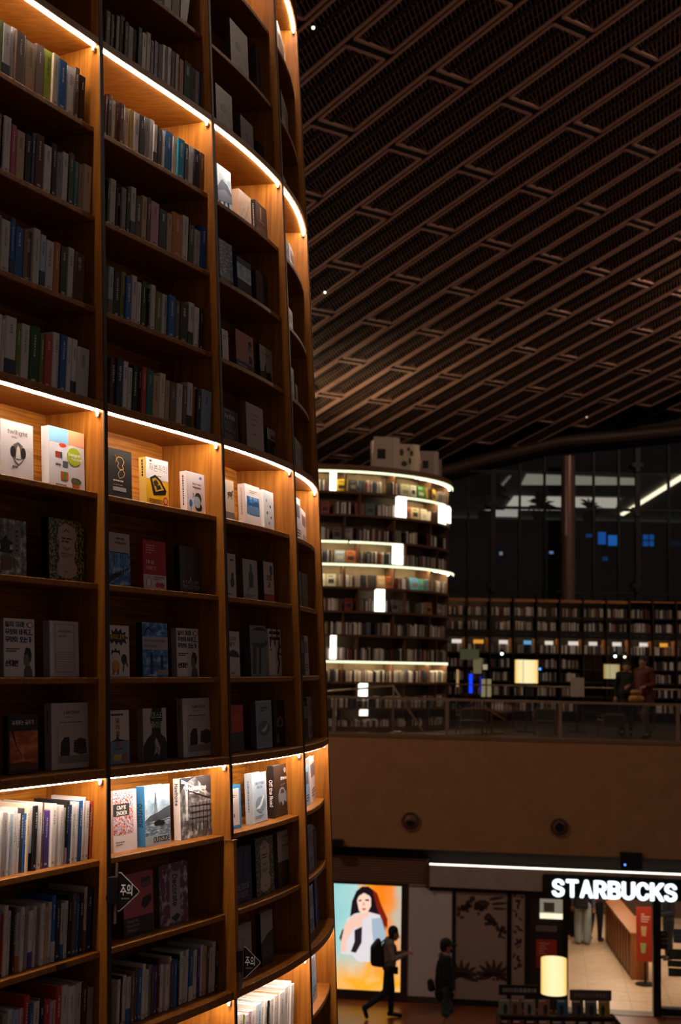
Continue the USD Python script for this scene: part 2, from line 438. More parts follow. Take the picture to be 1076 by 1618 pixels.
def spine_book(bay, z, x0, x1, code, h, n, total, depth, rec, lean=0.0):
    base, foot = (code.split('/') + [None])[:2]
    s0, s1 = s_at(x0, z, rec, bay), s_at(x1, z, rec, bay)
    p0, p1 = pos(s0, z, rec), pos(s1, z, rec)
    w = max(.006, np.linalg.norm(p1 - p0) - .0008); rz = math.atan2(p1[1] - p0[1], p1[0] - p0[0])
    hexa, cname = COL[base]
    jit = RNG.uniform(.82, 1.08); c = tuple(min(.9, x * jit) for x in lin(hexa)); c = tuple(round(x, 2) if x > .05 else round(x, 3) for x in c)
    size = 'thick' if w > .034 else 'slim' if w < .016 else ''
    name = f"{size} {cname} book".strip() + (f", {COL[foot][1]} foot" if foot else '')
    ends = 'last' if n == total - 1 else ORD[n]
    lab = f"{name}, {ends} from left, {TIER[z]}, {BAY[bay]}" if ends != 'last' else f"{name}, rightmost of row, {TIER[z]}, {BAY[bay]}"
    o = thing('book', lab, 'book', p0 + [0, 0, .0005], rz, group='spine-out books on the curved tower')
    book_body(w, depth, h, False, o, paint(c, RNG.choice([.35, .5, .65])))
    a_ = .55; ink = paint(tuple(round(float(a_ * x + (1 - a_) * y), 2) for x, y in zip(lin(INK[base]), c)), .5)
    if foot: obj('spine_band', MB().box((.0006, -.0005, .0), (w - .0006, .003, h * RNG.uniform(.22, .34))), paint(COL[foot][0], .5), o, True)
    b, zz = MB(), h * RNG.uniform(.84, .9)
    tw = w * RNG.uniform(.16, .36)
    for _ in range(RNG.integers(4, 12)):
        l = h * RNG.uniform(.01, .04)
        b.box((w / 2 - tw / 2 * RNG.uniform(.6, 1), -.0004, zz - l), (w / 2 + tw / 2, .001, zz)); zz -= l + h * RNG.uniform(.008, .02)
        if zz < h * .38: break
    if RNG.random() < .6: b.box((w * .3, -.0004, h * .05), (w * .7, .001, h * .09))
    obj('spine_title', b, ink, o, True)


def row(bay, z, x0, x1, codes, hr, depth=(.13, .17), rec=.045):
    it = [(c.split(':') + [None])[:2] for c in codes.split()]
    ws = np.array([float(b) if b else RNG.uniform(.7, 1.3) for _, b in it]); ed = x0 + (x1 - x0) * np.r_[0, np.cumsum(ws)] / ws.sum()
    for i, (c, _) in enumerate(it):
        spine_book(bay, z, ed[i], ed[i + 1], c, RNG.uniform(*hr), i, len(it), RNG.uniform(*depth), rec + RNG.uniform(0, .012))


row(1, 2.025, -12, 133, 'n:14 W/B:12 W:8 T:14 t:16 T:12 y:14 w:9 b:12 W:12 T:7 k:9', (.185, .205))
row(1, 1.67, -8, 143, 'T:8 k:4 W:12 m:9 t:14 k:11 B:6 R:14 W:13 k:8 g:9 W:10 k:10 e:7 t:8 w:13', (.175, .205))
row(1, 1.31, -9, 132, 'g:9 W:14 b/k:8 b:13 T:16 W:11 l/B:9 W:13 o:10 k:12 W:10 T:17', (.18, .205))
row(1, .945, -10, 139, 'W:10 W:6 W/B:17 n:8 W:13 N:16 n:8 r:12 W:12 b:11 W:7 W/B:9 W:19', (.19, .215))
row(1, -.718, -10, 144, 'W:8 W:6 g:9 W:6 l:5 W:9 W:6 G:7 b:5 w:6 W/k:9 k:7 W:9 T:3 v:12 p:4 W:9 W:6 W:8 g:4 k/p:8 B:4 W:8 W:6 b:8 W:5 W:8 k:2 r:4', (.19, .228), rec=.06)
row(1, -1.032, -10, 151, 'T:5 g:6 r:4 W:7 W:5 k:5 R:4 W/o:9 W:7 g:7 W/v:8 W:6 g:8 W:7 t:6 W:6 b/W:7 k:9 W/b:6 W:7 k:8 T:7 b:5 k:8 w/T:6 B:9 k:8', (.185, .225), rec=.06)
row(1, -1.33, -8, 146, 'T:8 g:7 W:8 l:9 p:7 r:8 b:6 W:9 k:7 r:8 p:9 r:8 W:9 W:12 W:8 R:9 g:9', (.17, .22), rec=.06)
row(2, 2.76, 205, 300, 'k g T k W T k', (.18, .2))
row(2, 2.385, 166, 323, 'T:8 k:9 G:7 T:8 k:7 W:8 T:8 k:7 W:8 W:7 g:6 v:7 g:7 W:9 W:7 g:6 T:7 o:8 N:13 g:8 W:6 b:10', (.17, .2))
row(2, 2.025, 164, 322, 'R:5 R:7 w:6 T:7 R:8 t:8 Y:8 W:9 k:8 g:9 W:7 W/k:6 k:8 W:5 b:12 w:9 c:11 G:7 W:9 B:9 T:8', (.165, .185))
row(2, 1.67, 168, 326, 'k:4 W:9 k:9 g:7 k:6 W/B:8 T:9 t:8 T:6 p:12 B/k:12 t:8 o:15 W:9 k:9 W:9 b:10', (.165, .2))
row(2, 1.31, 170, 321, 'l/T:8 k:11 n:8 b:9 W:8 W:7 k:8 k:7 W:7 n:10 W:10 b:11 T:7 k:13 W/k:9 W:8 k:7', (.165, .195))
row(2, .945, 172, 333, 'R:10 B:10 W:7 W:7 k:8 k:6 r:7 e:10 t:9 w:9 t:7 T:10 W:9 T:7 W/k:8 o:6 k:7 l:15', (.175, .2))
row(2, -1.33, 184, 344, 'W:6 k:3 W:7 W/b:9 T:6 T:5 b:8 W:6 W:6 g:6 T:3 v:6 R:5 W:6 p:4 W:6 w:4 T:4 b:7 k:4 W:6 W:5 W:6 b/W:7 W:7 v:6 W:5 t:6 T:5 W:6 W:5 B:5', (.165, .2), rec=.06)
row(3, -1.66, 376, 464, 'W/k:7 n:3 W:6 p:4 W:6 W:5 l:5 W:5 W/k:6 k:3 W:7 W:5 t:4 W:7 W:6 W:5 W:5', (.185, .215), rec=.06)


def face_book(bay, z, xl, xr, hpx, t, cover, spine, art, label, rec=.085, lean=.07):
    """A book shown cover-out. art: printed shapes in cover fractions."""
    s0, s1 = s_at(xl, z, rec, bay), s_at(xr, z, rec, bay)
    p0, p1 = pos(s0, z, rec), pos(s1, z, rec)
    w = float(np.linalg.norm(p1 - p0)); rz = math.atan2(p1[1] - p0[1], p1[0] - p0[0])
    mid = (p0 + p1) / 2; h = hpx / (FPX / (mid[1] * cp + (mid[2] - ZC) * sp))
    if bay == 4 or w < .06: w = max(w, h * .62)
    o = thing('book', label, 'book', p0 + [0, 0, .001], rz, -lean, group='books shown cover-out on the curved tower')
    book_body(w, t, h, True, o, cover if not isinstance(cover, str) else paint(cover, .35), paint(spine, .4) if spine else None)
    parts, lift = {}, .0004
    for e in art:
        k, lift = e[0], lift + .00012
        name, m = 'cover_art', e[-1] if not isinstance(e[-1], str) else PHOTO[e[-1]] if e[-1] in PHOTO else paint(e[-1], .4)
        X = lambda p: np.array(p, float) * [w, h]
        if k == 'r': g = MB().box((e[1] * w, -lift, e[2] * h), (e[3] * w, .001, e[4] * h)).out()
        elif k == 'p': g = poly(X(e[1]), -lift, .001)
        elif k == 'e':
            a = np.linspace(0, 2 * math.pi, 25)[:-1]; g = poly(np.c_[(e[1] + e[3] * np.cos(a)) * w, (e[2] + e[4] * np.sin(a)) * h], -lift, .001)
        elif k == 'l':
            b = MB(); q = X(e[1])
            for a, c in zip(q[:-1], q[1:]): b.bar([a[0], -lift, a[1]], [c[0], -lift, c[1]], e[2] * w, .0008, (0, 1, 0))
            g = b.out()
        elif k == 'd':                                          # lines of small print
            b, z0, n = MB(), e[3] * h, e[5]
            step = (e[4] - e[3]) * h / n
            for i in range(n):
                x = e[1] * w
                while x < max(e[2] * w * (.75 if i == n - 1 else 1), e[1] * w + .001):
                    l = min(w * RNG.uniform(.05, .13), e[2] * w - x); b.box((x, -lift, e[4] * h - (i + .75) * step), (x + l, .001, e[4] * h - (i + .3) * step)); x += l + .02 * w
            g = b.out()
        elif k in 'tT':                                         # roman lettering, T for bold
            v, f = latin(e[1], e[4] * h, k == 'T'); wd = v[:, 0].max()
            sc = e[5] * w / wd if e[5] else 1.0
            g = (np.c_[v[:, 0] * sc + e[2] * w, -v[:, 2] * .05 - lift, v[:, 1] + e[3] * h], f); name = 'title'
        elif k == 'v':                                          # roman lettering running down the cover
            v, f = latin(e[1], e[4] * w, True); sc = e[5] * h / v[:, 0].max()
            g = (np.c_[v[:, 1] + e[2] * w, -v[:, 2] * .05 - lift, e[3] * h - v[:, 0] * sc], f); name = 'title'
        elif k == 'k':                                          # hangul
            q, wd = hangul(e[1], e[4] * h, next((x for x in e[6:-1] if isinstance(x, float)), .11)); sc = e[5] * w / wd if e[5] else 1.0
            g = quads_mesh([np.c_[a[:, 0] * sc + e[2] * w, a[:, 1] + e[3] * h] for a in q], -lift, .001); name = 'title'
        elif k == 's':                                          # lettering down the spine
            v, f = latin(e[1], e[2] * t, True); sc = e[4] * h / v[:, 0].max()
            g = (np.c_[-.0014 - v[:, 2] * .05, t * .5 + e[2] * t * .5 - v[:, 1], e[3] * h - v[:, 0] * sc], f[:, ::-1]); name = 'spine_title'
        elif k == 'S':                                          # marks down the spine
            b, zz = MB(), e[1] * h
            while zz > e[2] * h: l = h * RNG.uniform(.02, .06); b.box((-.0018, t * .42, zz - l), (.001, t * .6, zz)); zz -= l + .015 * h
            g = b.out(); name = 'spine_title'
        parts.setdefault((name, m.GetPath() if hasattr(m, 'GetPath') else m), (m, MB()))[1].add(*g)
    for (name, _), (m, b) in parts.items(): obj(name, b, m, o, True)
    return o


def fig(x, z, s, c):                                            # a small standing figure for cover pictures
    return [('p', [(x - .1 * s, z), (x - .12 * s, z + .25 * s), (x - .05 * s, z + .33 * s), (x + .06 * s, z + .33 * s), (x + .14 * s, z + .22 * s), (x + .08 * s, z)], c), ('e', x, z + .39 * s, .055 * s, .06 * s, c)]


def head(x, z, s, c='1b1a1c', skin='6e6259'):                   # head and shoulders in profile
    return [('p', [(x - .22 * s, z), (x - .2 * s, z + .25 * s), (x - .08 * s, z + .38 * s), (x + .16 * s, z + .38 * s), (x + .28 * s, z + .2 * s), (x + .3 * s, z)], '54504c'),
            ('p', [(x - .17 * s, z + .38 * s), (x - .24 * s, z + .5 * s), (x - .19 * s, z + .75 * s), (x - .05 * s, z + .9 * s), (x + .15 * s, z + .86 * s), (x + .2 * s, z + .6 * s), (x + .1 * s, z + .4 * s)], skin),
            ('p', [(x - .2 * s, z + .74 * s), (x - .08 * s, z + .97 * s), (x + .15 * s, z + .95 * s), (x + .26 * s, z + .75 * s), (x + .2 * s, z + .5 * s), (x + .08 * s, z + .55 * s), (x + .02 * s, z + .76 * s)], c)]


FUTURE = [('k', '일의 미래', .06, .86, .085, .62, 'W', '1c1b1f'), ('k', ':', .7, .86, .085, .06, 'W', '1c1b1f'), ('e', .86, .9, .1, .055, 'b3463a'), ('e', .86, .9, .07, .035, 'ddd6d0'), ('k', '무엇이 바뀌고,', .06, .73, .085, .88, 'W', '2c3a5c'),
          ('k', '무엇이 오는가', .06, .6, .085, .86, 'W', '2c3a5c'), ('d', .08, .5, .42, .5, 2, '3a3638'), ('k', '선대인', .06, .19, .09, .42, 'W', '1c1b1f')] + head(.76, 0, .52)
FUTURE = [(e[:6] + (.17,) + ('x', e[7]) if e[0] == 'k' else e) for e in FUTURE]
LART = [('t', 'LARTIGUE', .3, .83, .045, .4, '4a4648'), ('d', .35, .65, .77, .8, 1, '8a8484'), ('d', .2, .9, .69, .72, 1, '6a6464'), ('r', .14, .08, .9, .66, 'b3a9a6'), ('r', .16, .09, .88, .65, 'c3b9b6'), ('p', [(.2, .2), (.22, .4), (.3, .48), (.42, .48), (.44, .3), (.42, .2)], '2e2a2c'),
        ('p', [(.52, .25), (.55, .4), (.62, .44), (.7, .46), (.8, .44), (.84, .36), (.86, .22), (.7, .2)], '55504f'), ('d', .53, .85, .24, .44, 5, '2b2829'), ('r', .16, .09, .88, .2, '8f8684')]
FLOR = [('p', [(.24, .1), (.22, .25), (.3, .35), (.26, .48), (.3, .62), (.24, .72), (.28, .86), (.4, .92), (.5, .94), (.6, .92), (.76, .86), (.8, .72), (.72, .62), (.76, .48), (.7, .35), (.8, .25), (.76, .1), (.6, .05), (.4, .05)], 'b9a8a0'), ('d', .36, .66, .62, .72, 2, '2a2422'),
        ('l', [(.42, .8), (.5, .84), (.58, .8)], .02, '5a4e48'), ('l', [(.4, .55), (.5, .51), (.6, .55)], .02, '6a5c54'), ('d', .34, .68, .38, .46, 3, '6a5c54'), ('d', .44, .56, .14, .17, 1, '5a4e48')]
ch = 'x'
B1, B2, B3 = 'of left bay', 'of second bay', 'of third bay'
F = face_book
# middle lit shelf
F(1, .603, 2, 53, 92, .022, 'd3cfd0', None, [('t', 'twilight', .2, .78, .075, .62, '8a7a70'), ('d', .33, .68, .7, .76, 1, 'b0a69e'), ('e', .52, .47, .2, .13, '6a645f'), ('e', .36, .47, .08, .1, '1f1c1c'), ('e', .68, .47, .08, .1, '1f1c1c'), ('p', [(.44, .36), (.48, .55), (.52, .6), (.57, .54), (.6, .36)], 'd8d2ce'),
   ('l', [(.36, .36), (.44, .3), (.52, .26), (.6, .3), (.68, .36)], .02, '5c5652'), ('l', [(.38, .59), (.52, .65), (.66, .59)], .02, '8a827c'), ('d', .35, .66, .2, .24, 1, '4a4644')], 'white book with an oval flower emblem and small title, middle lit shelf, left bay')
F(1, .603, 78, 134, 96, .033, 'd6d6dc', 'dfe6ea', [('r', 0, .75, .54, 1, '86bfe0'), ('r', .54, .75, 1, 1, 'e8a47c'), ('e', .38, .72, .1, .03, 'd9402a'), ('r', .18, .5, .29, .6, 'a83a2c'), ('r', .3, .5, .36, .6, '4a4c50'), ('r', .38, .36, .52, .46, '5b6068'), ('r', .18, .38, .32, .4, '5a5c62'), ('r', .32, .14, .52, .28, 'b8602c'), ('r', .4, .14, .46, .28, '6a8a3a'),
   ('e', .7, .56, .2, .155, 'a9bf2e'), ('T', 'Design it', .53, .57, .045, .34, 'f0f2e8'), ('T', 'Yourself', .6, .5, .045, .32, 'f0f2e8'), ('p', [(.66, .02), (.64, .1), (.84, .1), (.82, .02)], 'b0543a'), ('e', .75, .15, .14, .06, '4c5a3c'), ('e', .68, .17, .06, .04, '6a6a52'), ('d', .18, .6, .04, .08, 1, '7a7c84')],
   'white book with sky blue top and lime green disc, middle lit shelf, left bay')
F(1, .267, -6, 42, 90, .02, PHOTO['grey'], '2a2626', [('r', .55, .35, .8, .9, '8d8582'), ('r', .57, .37, .78, .88, '7a7270'), ('d', .63, .72, .42, .84, 5, '2c2828'), ('p', [(.05, .6), (.1, .55), (.5, .55), (.56, .6), (.4, .62), (.32, .72), (.2, .62)], '14100f'), ('p', [(.12, .4), (.5, .4), (.56, .46), (.06, .46)], '14100f'), ('r', .16, .46, .44, .56, '1d1816'), ('r', .16, .1, .5, .34, '6b4630')],
   'grey book with a temple roof photograph, first shelf below middle lights, left bay')
F(1, .267, 78, 133, 98, .035, PHOTO['flora'], '1c1c18', FLOR, 'dark leafy book with a pale bottle-shaped label, shelf below middle lights, left bay')
F(1, -.074, 6, 55, 92, .024, 'cdc5c4', '8c8688', FUTURE, 'white book with blue headline and profile of a man, left bay copy')
F(1, -.074, 79, 125, 88, .028, 'c9c0be', '9a9294', [('l', [(.18, .08), (.18, .94), (.84, .94), (.84, .08), (.18, .08)], .008, '8a7e7c'), ('d', .3, .74, .68, .86, 2, '9a8c88')] + [('r', .2, z_, .84, z_ + .004, '8a7e7c') for z_ in np.linspace(.1, .44, 9)],
   'plain white book printed with thin ruled lines, beside the profile book')
F(1, -.397, 13, 61, 92, .02, '17120f', '0e0c0b', [('r', .06, .06, .98, .72, 'fire'), ('k', '유혹하는 글쓰기', .14, .83, .07, .72, 'W', .13, 'd8d0c8'), ('p', [(.08, .74), (.16, .74), (.3, .45), (.46, .28), (.5, .22), (.42, .3), (.24, .5)], '1a120d'), ('l', [(.46, .28), (.52, .2)], .03, 'd8a070'), ('p', [(.06, .06), (.06, .18), (.5, .2), (.98, .16), (.98, .06)], '5e2208')],
   'black and burnt orange book with a pen nib, shelf above lower lights, left bay')
F(1, -.397, 82, 146, 103, .03, 'c4bab8', '8f8787', LART + [('S', .9, .55, '55504f')], 'large white art book with grey photograph of chairs, left bay copy')
F(2, .603, 171, 209, 80, .02, '2a2928', None, [('l', [(.42, .5), (.5, .58), (.62, .6), (.7, .54), (.64, .46), (.48, .42), (.42, .5)], .018, 'b98d45'), ('l', [(.35, .78), (.44, .85), (.6, .84), (.68, .76), (.6, .68), (.66, .62), (.5, .6), (.4, .66), (.46, .72), (.35, .78)], .018, 'c79a50'), ('l', [(.32, .72), (.36, .82), (.3, .88)], .012, 'c79a50'),
   ('d', .22, .78, .34, .4, 1, 'c7bfb4'), ('d', .22, .72, .27, .3, 1, 'b56a38'), ('r', .2, .16, .74, .24, '9a97a0')], 'matt black book with gold outline drawing, middle lit shelf, second bay')
F(2, .603, 232, 267, 76, .034, 'e8b21c', 'e9c766', [('p', [(0, .55), (0, 1), (1, 1), (1, .56)], 'ded8d8'), ('k', '자본주의', .14, .74, .14, .8, 'W', .06, '2a2628'), ('d', .5, .8, .62, .66, 1, '6a6264'), ('p', [(.16, .58), (.4, .66), (.62, .58), (.9, .36), (.86, .28), (.32, .22), (.28, .3)], '191512'), ('p', [(.24, .56), (.4, .6), (.58, .54), (.78, .37), (.4, .3)], 'c99a28'),
   ('p', [(.3, .5), (.42, .56), (.54, .5), (.48, .42), (.36, .42)], '3a2c14'), ('p', [(.42, .42), (.6, .46), (.66, .38), (.46, .34)], '2a2010'), ('e', .84, .14, .1, .085, 'b8382a'), ('e', .84, .14, .07, .055, 'd88a70'), ('d', .12, .7, .03, .16, 3, '8a6210'), ('S', .95, .6, '2a2628'), ('e', .2, .94, .05, .02, '4a4446')],
   'yellow and white book with a drawing of a mousetrap, middle lit shelf, second bay')
F(2, .603, 296, 325, 66, .032, 'dcd4d8', 'e6dede', [('t', 'The Funny', .3, .7, .05, .48, '3a3436'), ('t', 'Neighbors', .32, .62, .05, .44, '3a3436'), ('e', .76, .89, .07, .035, '2f84b8'), ('e', .6, .38, .18, .14, '2a2a30'), ('e', .54, .3, .18, .13, 'a9c6d6'), ('e', .62, .18, .18, .1, '1f1f25'), ('e', .56, .24, .14, .09, 'a9c6d6'),
   ('e', .2, .24, .08, .09, '2a6fa8'), ('l', [(.2, .2), (.2, .06)], .02, '2a6fa8'), ('l', [(.3, .36), (.36, .44), (.32, .5)], .02, '4a4648'), ('d', .35, .9, .03, .06, 1, '6a6264'), ('S', .9, .2, '4a4446')], 'white book with a round blue-black figure and blue tree, middle lit shelf, second bay')
F(2, .267, 172, 206, 85, .016, 'b0a4a4', None, [('t', 'design', .36, .88, .045, .4, '4a4446'), ('t', 'wallpaper', .3, .8, .045, .55, '4a4446'), ('r', 0, .02, 1, .64, 'blue'), ('p', [(0, .05), (0, .18), (.95, .38), (.98, .34)], '101d30'), ('r', .06, .62, .94, .64, '1b3a5c')] + [('r', x_, .25, x_ + .012, .62, '9cc0da') for x_ in np.linspace(.1, .9, 9)],
   'book with a blue glass hall photograph under a pale top, second bay')
F(2, .267, 227, 263, 78, .028, 'b01624', 'a01422', [('r', 0, .02, 1, .3, 'c9bcbc'), ('d', .12, .5, .72, .92, 4, 'd89a9c'), ('k', '마음', .14, .52, .07, .36, 'W', .12, 'e8c8c8'), ('k', '이야기', .14, .4, .07, .42, 'W', .12, 'e8c8c8'), ('e', .22, .16, .1, .09, 'e4dad8'), ('l', [(.12, .1), (.14, .2), (.22, .25), (.3, .2), (.32, .08)], .015, '5a4a4a'), ('e', .62, .1, .1, .055, 'b82a30'), ('e', .8, .1, .1, .055, 'b82a30'), ('d', .45, .92, .2, .28, 2, '9a6a6c')],
   'bright red book with a pale strip along its foot, second bay')
F(2, .267, 285, 318, 74, .028, '35343a', '1f1e22', [('T', 'A TALE OF', .1, .2, .07, .78, '9a8f94'), ('T', 'TWO CITIES', .08, .1, .07, .84, '9a8f94'), ('e', .5, .3, .03, .05, 'b0a6aa'), ('d', .4, .6, .5, .62, 3, '5a565c')], 'charcoal book with pale block capitals along the foot, second bay')
F(2, -.074, 174, 205, 81, .018, 'cfc6c2', None, [('p', [(0, .72), (-.0, .82), (.12, .82), (.1, .92), (.22, .86), (.34, .95), (.44, .87), (.58, .94), (.64, .85), (.84, .88), (.78, .8), (.96, .76), (.8, .72), (.88, .64), (.68, .68), (.6, .6), (.46, .68), (.34, .61), (.26, .69), (.08, .64)], '141210'), ('k', '종이의 과학!', .04, .73, .09, .8, 'W', .14, 'd9b21e'),
   ('e', .3, .42, .2, .1, 'd8c6b4'), ('p', [(.08, .42), (.1, .52), (.22, .5), (.3, .56), (.36, .5), (.5, .52), (.54, .4), (.44, .46), (.18, .47)], '15120f'), ('e', .3, .2, .2, .12, 'c98a22'), ('e', .72, .34, .14, .1, '2a2624'), ('l', [(.66, .1), (.7, .24), (.82, .3), (.9, .2)], .04, '3a3634'), ('l', [(.16, .04), (.18, .14)], .04, '2a2422'), ('l', [(.4, .04), (.4, .14)], .04, '2a2422')],
   'white comic book with black burst and cartoon child, second bay')
F(2, -.074, 226, 266, 85, .028, PHOTO['blue'], '17304f', [('r', 0, .5, 1, .74, 'a9a2a8'), ('t', 'GREEN HOUSING', .06, .64, .05, .86, '7d7880'), ('t', 'INTERIOR', .06, .54, .05, .5, '7d7880'), ('r', .3, .05, .4, .45, '1a2c4a'), ('r', .72, .1, .8, .4, '16253f'), ('r', .58, .03, .98, .13, '9a8a92'), ('l', [(.1, .8), (.24, .92), (.4, .82)], .02, '0e2238')], 'blue interior photograph book with a pale title band, second bay')
F(2, -.074, 280, 315, 76, .024, 'cdc5c4', '8c8688', FUTURE, 'white book with blue headline and profile of a man, second bay copy')
F(2, -.397, 175, 205, 84, .018, 'cbbfba', None, [('r', 0, 0, 1, .43, '6d84a2'), ('d', .05, .9, .88, .96, 1, '3a3030'), ('k', '당', .3, .76, .09, .22, 'W', .14, 'b04438'), ('k', '의', .3, .64, .09, .22, 'W', .14, 'b04438'), ('k', '물', .3, .52, .09, .22, 'W', .14, 'b04438'), ('p', [(.02, .42), (.3, .46), (.38, .55), (.46, .46), (.98, .42)], '201a1c'), ('r', .15, .06, .55, .18, 'c9a62e'), ('r', .65, .06, .85, .2, 'b0502e'), ('d', .2, .8, .26, .3, 1, '2a3448'), ('e', .42, .36, .1, .06, 'a0587a')],
   'white over blue book with red upright title, shelf above lower lights, second bay')
F(2, -.397, 227, 264, 82, .026, 'b9b0ac', '8a8282', [('p', [(0, 0), (.02, .3), (.2, .44), (.36, .5), (.38, .62), (.3, .8), (.4, 1), (.8, 1), (.84, .8), (.74, .6), (.76, .5), (.95, .42), (1, .3), (1, 0)], '0d0c0d'), ('k', '미스터', .36, .8, .12, .56, 'W', .11, 'c9c2bc'), ('k', '하이든', .34, .62, .12, .56, 'W', .11, 'c9c2bc'), ('p', [(.44, .1), (.5, .2), (.48, .36), (.54, .44), (.62, .36), (.72, .24), (.66, .08), (.56, .16)], 'a9a29e'), ('l', [(.5, .3), (.64, .16)], .02, '3a3636')],
   'black and white book with a dark suited man, second bay')
F(2, -.397, 290, 341, 91, .026, 'c4bab8', '8f8787', LART + [('S', .9, .55, '55504f')], 'large white art book with grey photograph of chairs, second bay copy')
F(2, -.718, 180, 217, 95, .014, 'd6ccca', None, [('r', .0, .27, .84, .97, 'brick'), ('r', 0, .58, .68, .78, '2a2a2e'), ('T', 'CMYK', .14, .69, .06, .4, 'efeae4'), ('T', 'INDEX', .12, .6, .06, .46, 'efeae4'), ('d', .1, .45, .1, .18, 2, '8a8280')], 'white book with red and blue tile pattern and black title box')
F(2, -.718, 230, 270, 93, .042, PHOTO['sky'], '3f86bd', [('r', 0, 0, 1, .42, 'sea'), ('p', [(0, .42), (.2, .5), (.5, .54), (.75, .6), (1, .64), (1, .44), (.5, .4)], '4a545c'), ('l', [(.34, .4), (.42, .88), (.5, .4)], .01, '3a3a40'), ('l', [(.42, .4), (.42, .85)], .012, '3a3a40'), ('p', [(.34, .36), (.38, .4), (.72, .4), (.78, .35), (.7, .32), (.4, .32)], '17181a'), ('r', .46, .4, .6, .42, '26282a'), ('r', 0, 0, 1, .17, '8d989e'), ('T', 'OUTSIDE', .3, .05, .09, .64, '15181a'), ('s', 'OUTSIDE', .5, .72, .4, '1b3048')],
   'book with a sailing boat on grey water and blue spine')
F(2, -.718, 286, 335, 94, .03, PHOTO['grey'], 'e2d8d6', [('p', [(0, 1), (0, .75), (.16, .9), (.4, .98), (.5, 1)], '2a2a2c'), ('p', [(.5, 1), (.9, .72), (1, .7), (1, 1)], '3a3a3e'), ('r', .18, .3, .24, .9, 'd4d2d2'), ('l', [(.05, .93), (.16, .92), (.21, .86)], .03, 'd0cecc'), ('l', [(.2, .8), (.95, .62)], .02, '1b1b1c'), ('r', .3, .25, .98, .58, '77777a'), ('T', 'Hawthorne', .22, .78, .075, .62, 'eeeae8'), ('d', .3, .7, .72, .76, 1, 'd8d4d2'), ('l', [(.05, .97), (.8, .72)], .025, 'c8c6c4'), ('s', 'Hawthorne', .5, .92, .36, '3a3434')] +
  [('r', x_, .12, x_ + .015, .58, '2c2c2e') for x_ in (.36, .48, .6, .72, .84, .94)] + [('r', .3, z_, .98, z_ + .012, '2c2c2e') for z_ in (.32, .42, .52)], 'black and white book with a steel hall photograph and white spine')
F(2, -1.032, 196, 243, 96, .02, 'b4545e', '3a2a2a', [('r', .0, 0, .98, .3, '2b2726'), ('T', 'Graphic', .1, .22, .05, .4, '8a8280'), ('T', 'Fashion', .1, .15, .05, .4, '8a8280'), ('T', 'Design', .1, .08, .05, .36, '8a8280'), ('p', [(.6, .8), (.62, .9), (.9, .9), (.92, .76), (.66, .74)], '5a3440'), ('r', .62, .76, .9, .83, '6c5664'), ('p', [(.6, .46), (.66, .58), (.92, .62), (.94, .5), (.72, .4)], '2c2022')], 'pink and dark grey book, unlit shelf behind the upper caution sign')
F(2, -1.032, 253, 298, 95, .02, PHOTO['pink'], '4c4648', [('r', .35, .04, .72, .86, 'a69aa2'), ('v', 'Decorate', .46, .82, .16, .52, '2f2a32'), ('p', [(.38, .12), (.6, .18), (.72, .12), (.55, .04)], '20263c')], 'pinkish picture book with pale vertical title panel, second bay')
# third bay
F(3, 2.76, 366, 394, 90, .02, '534c49', None, [('p', [(.2, .0), (.3, .3), (.42, .5), (.6, .5), (.82, .35), (.9, .1), (.9, 0)], '6c6560'), ('e', .45, .62, .16, .08, '1a1614'), ('p', [(.3, .12), (.5, .3), (.7, .2), (.6, .02)], '191412')], 'grey book with a seated figure, second shelf above upper lights, third bay')
F(3, 2.76, 407, 428, 92, .026, '645c58', '4a4441', [('r', .3, .3, .38, .7, '3a3432'), ('r', .48, .25, .56, .75, '3a3432'), ('r', .66, .3, .74, .65, '3a3432')], 'grey book with dark upright bars, second shelf above upper lights, third bay')
F(3, 2.385, 343, 369, 84, .02, '4c4744', None, [('p', [(.2, .0), (.3, .3), (.42, .5), (.6, .5), (.82, .35), (.9, .1), (.9, 0)], '67625e'), ('e', .45, .62, .16, .08, '1a1614'), ('p', [(.1, .12), (.5, .35), (.8, .2), (.6, .02)], '191412')], 'grey book with a seated figure, shelf just above upper lights, third bay')
F(3, 2.385, 382, 402, 66, .026, '686059', '4c4642', fig(.5, .15, 1.2, '3a3432'), 'grey book with a small standing figure, shelf just above upper lights')
F(3, 2.385, 410, 426, 50, .024, '2a2624', '1a1716', [('r', .15, .1, .85, .9, '3a3532'), ('d', .25, .75, .4, .8, 4, '6a625e')], 'dark brown book right of the small figure, above upper lights')
F(3, 2.025, 345, 367, 75, .03, PHOTO['sky'], '39506e', [('p', [(0, .5), (.3, .7), (.7, .66), (1, .5), (1, .44), (.5, .52), (0, .4)], '31456a'), ('r', .1, .06, .2, .3, '1d2638'), ('r', .4, .06, .5, .33, '1d2638'), ('r', .7, .06, .8, .36, '1d2638'), ('p', [(0, .4), (.5, .52), (1, .44), (1, .3), (0, .2)], '6f84a0')], 'blue and white book with an arched roof photograph, upper lit shelf')
F(3, 2.025, 379, 398, 58, .04, 'cbb4a0', 'cdb096', [('l', [(.2, .3), (.4, .55), (.6, .4), (.8, .7)], .02, 'a58e7c'), ('l', [(.3, .2), (.7, .45)], .02, 'a58e7c')], 'beige block-shaped book, centre of upper lit shelf, third bay')
F(3, 2.025, 406, 426, 62, .026, '2d2a2a', '1d1b1c', [('r', .35, .6, .42, .9, '8a8480'), ('d', .2, .8, .5, .56, 1, '6a6460'), ('p', [(0, 0), (0, .3), (.5, .45), (1, .2), (1, 0)], '454040'), ('S', .9, .3, 'c0b8b0')], 'charcoal book, rightmost on upper lit shelf, third bay')
